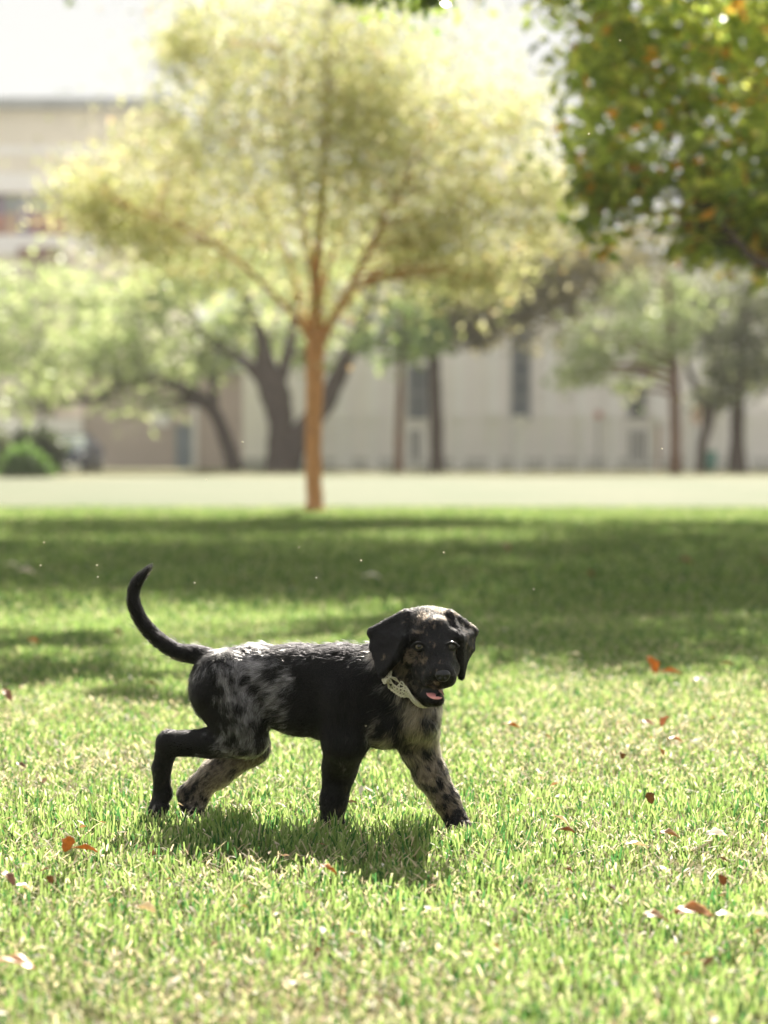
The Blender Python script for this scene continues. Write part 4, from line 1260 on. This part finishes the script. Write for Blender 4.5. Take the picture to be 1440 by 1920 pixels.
for a in [
    (1224, 1289, 46, 'orange', 1.0, .9, 'bright orange leaf standing upright in the sunny grass right of the puppy'),
    (1256, 1290, 44, 'orange', .1, .1, 'orange leaf lying flat just right of the upright orange leaf'),
    (960, 1406, 34, 'orange', .3, .3, 'curled orange leaf on the grass right of the puppy\'s chest'),
    (1166, 1462, 26, 'brown', 1.4, .6, 'small brown leaf standing in the grass, right of the reaching paw'),
    (1215, 1393, 26, 'pink', .2, .2, 'faded pinkish leaf lying left of a similar bent leaf'),
    (1246, 1396, 34, 'pink', 2.0, .7, 'bent pinkish brown leaf beside a faded pinkish one'),
    (1268, 1426, 32, 'orange', .1, .25, 'dull orange leaf below the bent pinkish leaf at the right'),
    (1240, 1456, 24, 'tan', 1.0, .7, 'small tan leaf half sunk below the dull orange leaf'),
    (1219, 1556, 34, 'brown', 1.2, .8, 'dark brown leaf standing on edge in the right foreground'),
    (1053, 1602, 40, 'pale', -.3, .5, 'pale curled leaf with its rust underside turned up, low right of the paw'),
    (1062, 1612, 34, 'rust', .2, .2, 'rust coloured leaf tucked under the pale curled leaf'),
    (1256, 1617, 40, 'tan', .15, .25, 'tan leaf with a pale upper rim lying in the right foreground'),
    (1344, 1614, 44, 'white', .35, .1, 'long whitish dry leaf right of the tan leaf'),
    (1194, 1636, 48, 'pale', .2, .15, 'crumpled pale straw leaf below the tan leaf'),
    (1146, 1731, 30, 'brown', -.4, .6, 'purplish brown leaf in the right foreground'),
    (1354, 1714, 34, 'rust', 1.3, .8, 'rust brown leaf near the right edge, below a smaller brown leaf'),
    (1356, 1674, 26, 'brown', -.2, .4, 'small brown leaf near the right edge above the rust brown leaf'),
    (1302, 1780, 76, 'orange', .08, .1, 'long orange brown leaf in the lower right foreground'),
    (1232, 1794, 60, 'tan', .5, .3, 'tan leaf just left of the long orange brown leaf'),
    (1362, 1790, 48, 'white', .45, .2, 'white dry leaf right of the long orange brown leaf'),
    (1424, 1780, 40, 'white', .1, .2, 'white dry leaf cut close to the right edge'),
    (128, 1652, 46, 'orange', 2.1, .8, 'orange leaf standing curled in the left foreground'),
    (160, 1645, 48, 'orange', .3, .2, 'light orange leaf leaning against the curled one in the left foreground'),
    (617, 1697, 42, 'orange', .6, .5, 'single orange leaf in the middle of the foreground'),
    (16, 1716, 40, 'rust', -.6, .6, 'red brown leaf at the left edge of the foreground'),
    (46, 1726, 34, 'pale', .2, .4, 'pale rimmed leaf beside the red brown leaf at the left edge'),
    (94, 1712, 26, 'brown', 1.2, .8, 'small brown leaf below the curled orange leaf at the left'),
    (30, 1880, 84, 'orange', -.1, .2, 'large orange leaf in the bottom left corner'),
    (272, 1774, 50, 'pale', .7, .3, 'pale dry leaf left of centre in the foreground'),
    (14, 1346, 34, 'rust', -.9, .6, 'rust leaf by the left edge level with the puppy\'s body'),
    (284, 1318, 24, 'rust', .2, .3, 'rust leaf on the grass behind the puppy\'s rump'),
    (64, 1228, 24, 'orange', .1, .3, 'small orange leaf on the sunny grass left of the tail'),
    (664, 1464, 22, 'orange', 1.1, .6, 'small orange leaf between the puppy\'s front legs'),
    (220, 1216, 22, 'rust', .4, .5, 'small rust leaf under the puppy\'s tail'),
    (698, 1098, 34, 'white', .1, .1, 'white sunlit leaf in the grass above the puppy\'s back'),
    (1314, 1306, 28, 'white', .1, .1, 'white leaf below the two orange leaves at the right'),
    (1078, 1258, 26, 'white', .2, .2, 'white leaf on the sunny grass just before the shade'),
    (1362, 1275, 26, 'tan', .2, .2, 'tan leaf on the sunny grass near the right edge'),
    (1288, 1074, 34, 'rust', .1, .3, 'orange brown leaf in the shade at the right'),
    (1106, 1096, 24, 'rust', .9, .6, 'rust leaf in the shade right of the puppy\'s head'),
    (948, 1042, 26, 'rust', -.7, .5, 'rust leaf in the deep shade under the yellow tree'),
    (1432, 1072, 24, 'rust', .5, .5, 'rust leaf in the shade at the right edge'),
    (50, 1092, 30, 'pale', .1, .2, 'pale leaf in the dappled shade at the far left'),
    (24, 1078, 30, 'white', .1, .2, 'white leaf in the dappled shade by the left edge'),
    (40, 1478, 24, 'brown', .3, .4, 'small brown leaf at the left, level with the hind paws'),
    (1065, 1695, 22, 'rust', .3, .4, 'small rust leaf in the foreground below the pale curled leaf'),
]:
    fallen_leaf(*a)

# ---------------------------------------------------------------- midges glinting in the air
MIDGE = mat_plain('midge_body', (.40, .34, .24), .4, .1, 50)
WING = mat_leaf('midge_wing', .5, .2, (1, 1, .9), .6, 1.2)
spots = [(83, 1018, 4.6), (183, 1083, 4.3), (182, 1061, 4.4), (365, 1094, 4.1), (560, 1027, 4.2), (677, 1052, 4.0), (593, 1084, 4.1), (832, 1037, 4.2), (1001, 1106, 4.0),
         (1163, 77, 4.3), (1104, 252, 4.4), (387, 900, 4.2), (308, 545, 4.3), (325, 590, 4.1), (455, 830, 4.2), (686, 1362, 3.98), (1242, 842, 4.3), (76, 1061, 4.5)]
first = None
for i, (px, py, d) in enumerate(spots):
    p = P(px, py, d); s = .8*d/FPX
    if first is None:
        first = empty('midge', p)
        m_ = MB(); m_.tube([p + Vector((-2.2, 0, -.3))*s, p + Vector((-.8, 0, 0))*s, p + Vector((.8, 0, .3))*s, p + Vector((2.0, 0, .5))*s], [.5*s, 1.0*s, 1.1*s, .5*s], 8)
        m_.build('body', MIDGE, first, True)
        for sy in (-1, 1):
            vs = [p + Vector((x, sy*y, z))*s for x, y, z in ((0, .4, .9), (-2.0, 2.2, 2.6), (-.6, 3.4, 3.0), (1.2, 2.4, 2.2))]
            mesh_obj('wing', np.array(vs), [(0, 1, 2, 3)], WING, first, False, np.tile([[.5, .46, .36]], (4, 1)))
        o = first
    else:
        o = first.copy(); COL.objects.link(o); o.location = p
        for ch in list(first.children):
            c = ch.copy(); COL.objects.link(c); c.parent = o
    o.rotation_euler = (0, 0, i*1.3)
    tag(o, 'tiny pale midge flying in the sunlit air', 'insect', 'midges in the air')
HAZE = 0.00045

# ---------------------------------------------------------------- haze: one closed box of even air round the whole park
mb = MB(); mb.box(-175, 175, -35, 235, -1.1, 19.0)
hm, hn, hlk = nt('haze_air'); hn.remove(hn['Principled BSDF'])
pv = hn.new('ShaderNodeVolumePrincipled'); pv.inputs['Color'].default_value = (.96, .95, .92, 1); pv.inputs['Density'].default_value = HAZE
pv.inputs['Anisotropy'].default_value = .3
hlk.new(pv.outputs[0], hn['Material Output'].inputs['Volume'])
hz = mb.build('haze', hm); tag(hz, kind='stuff')
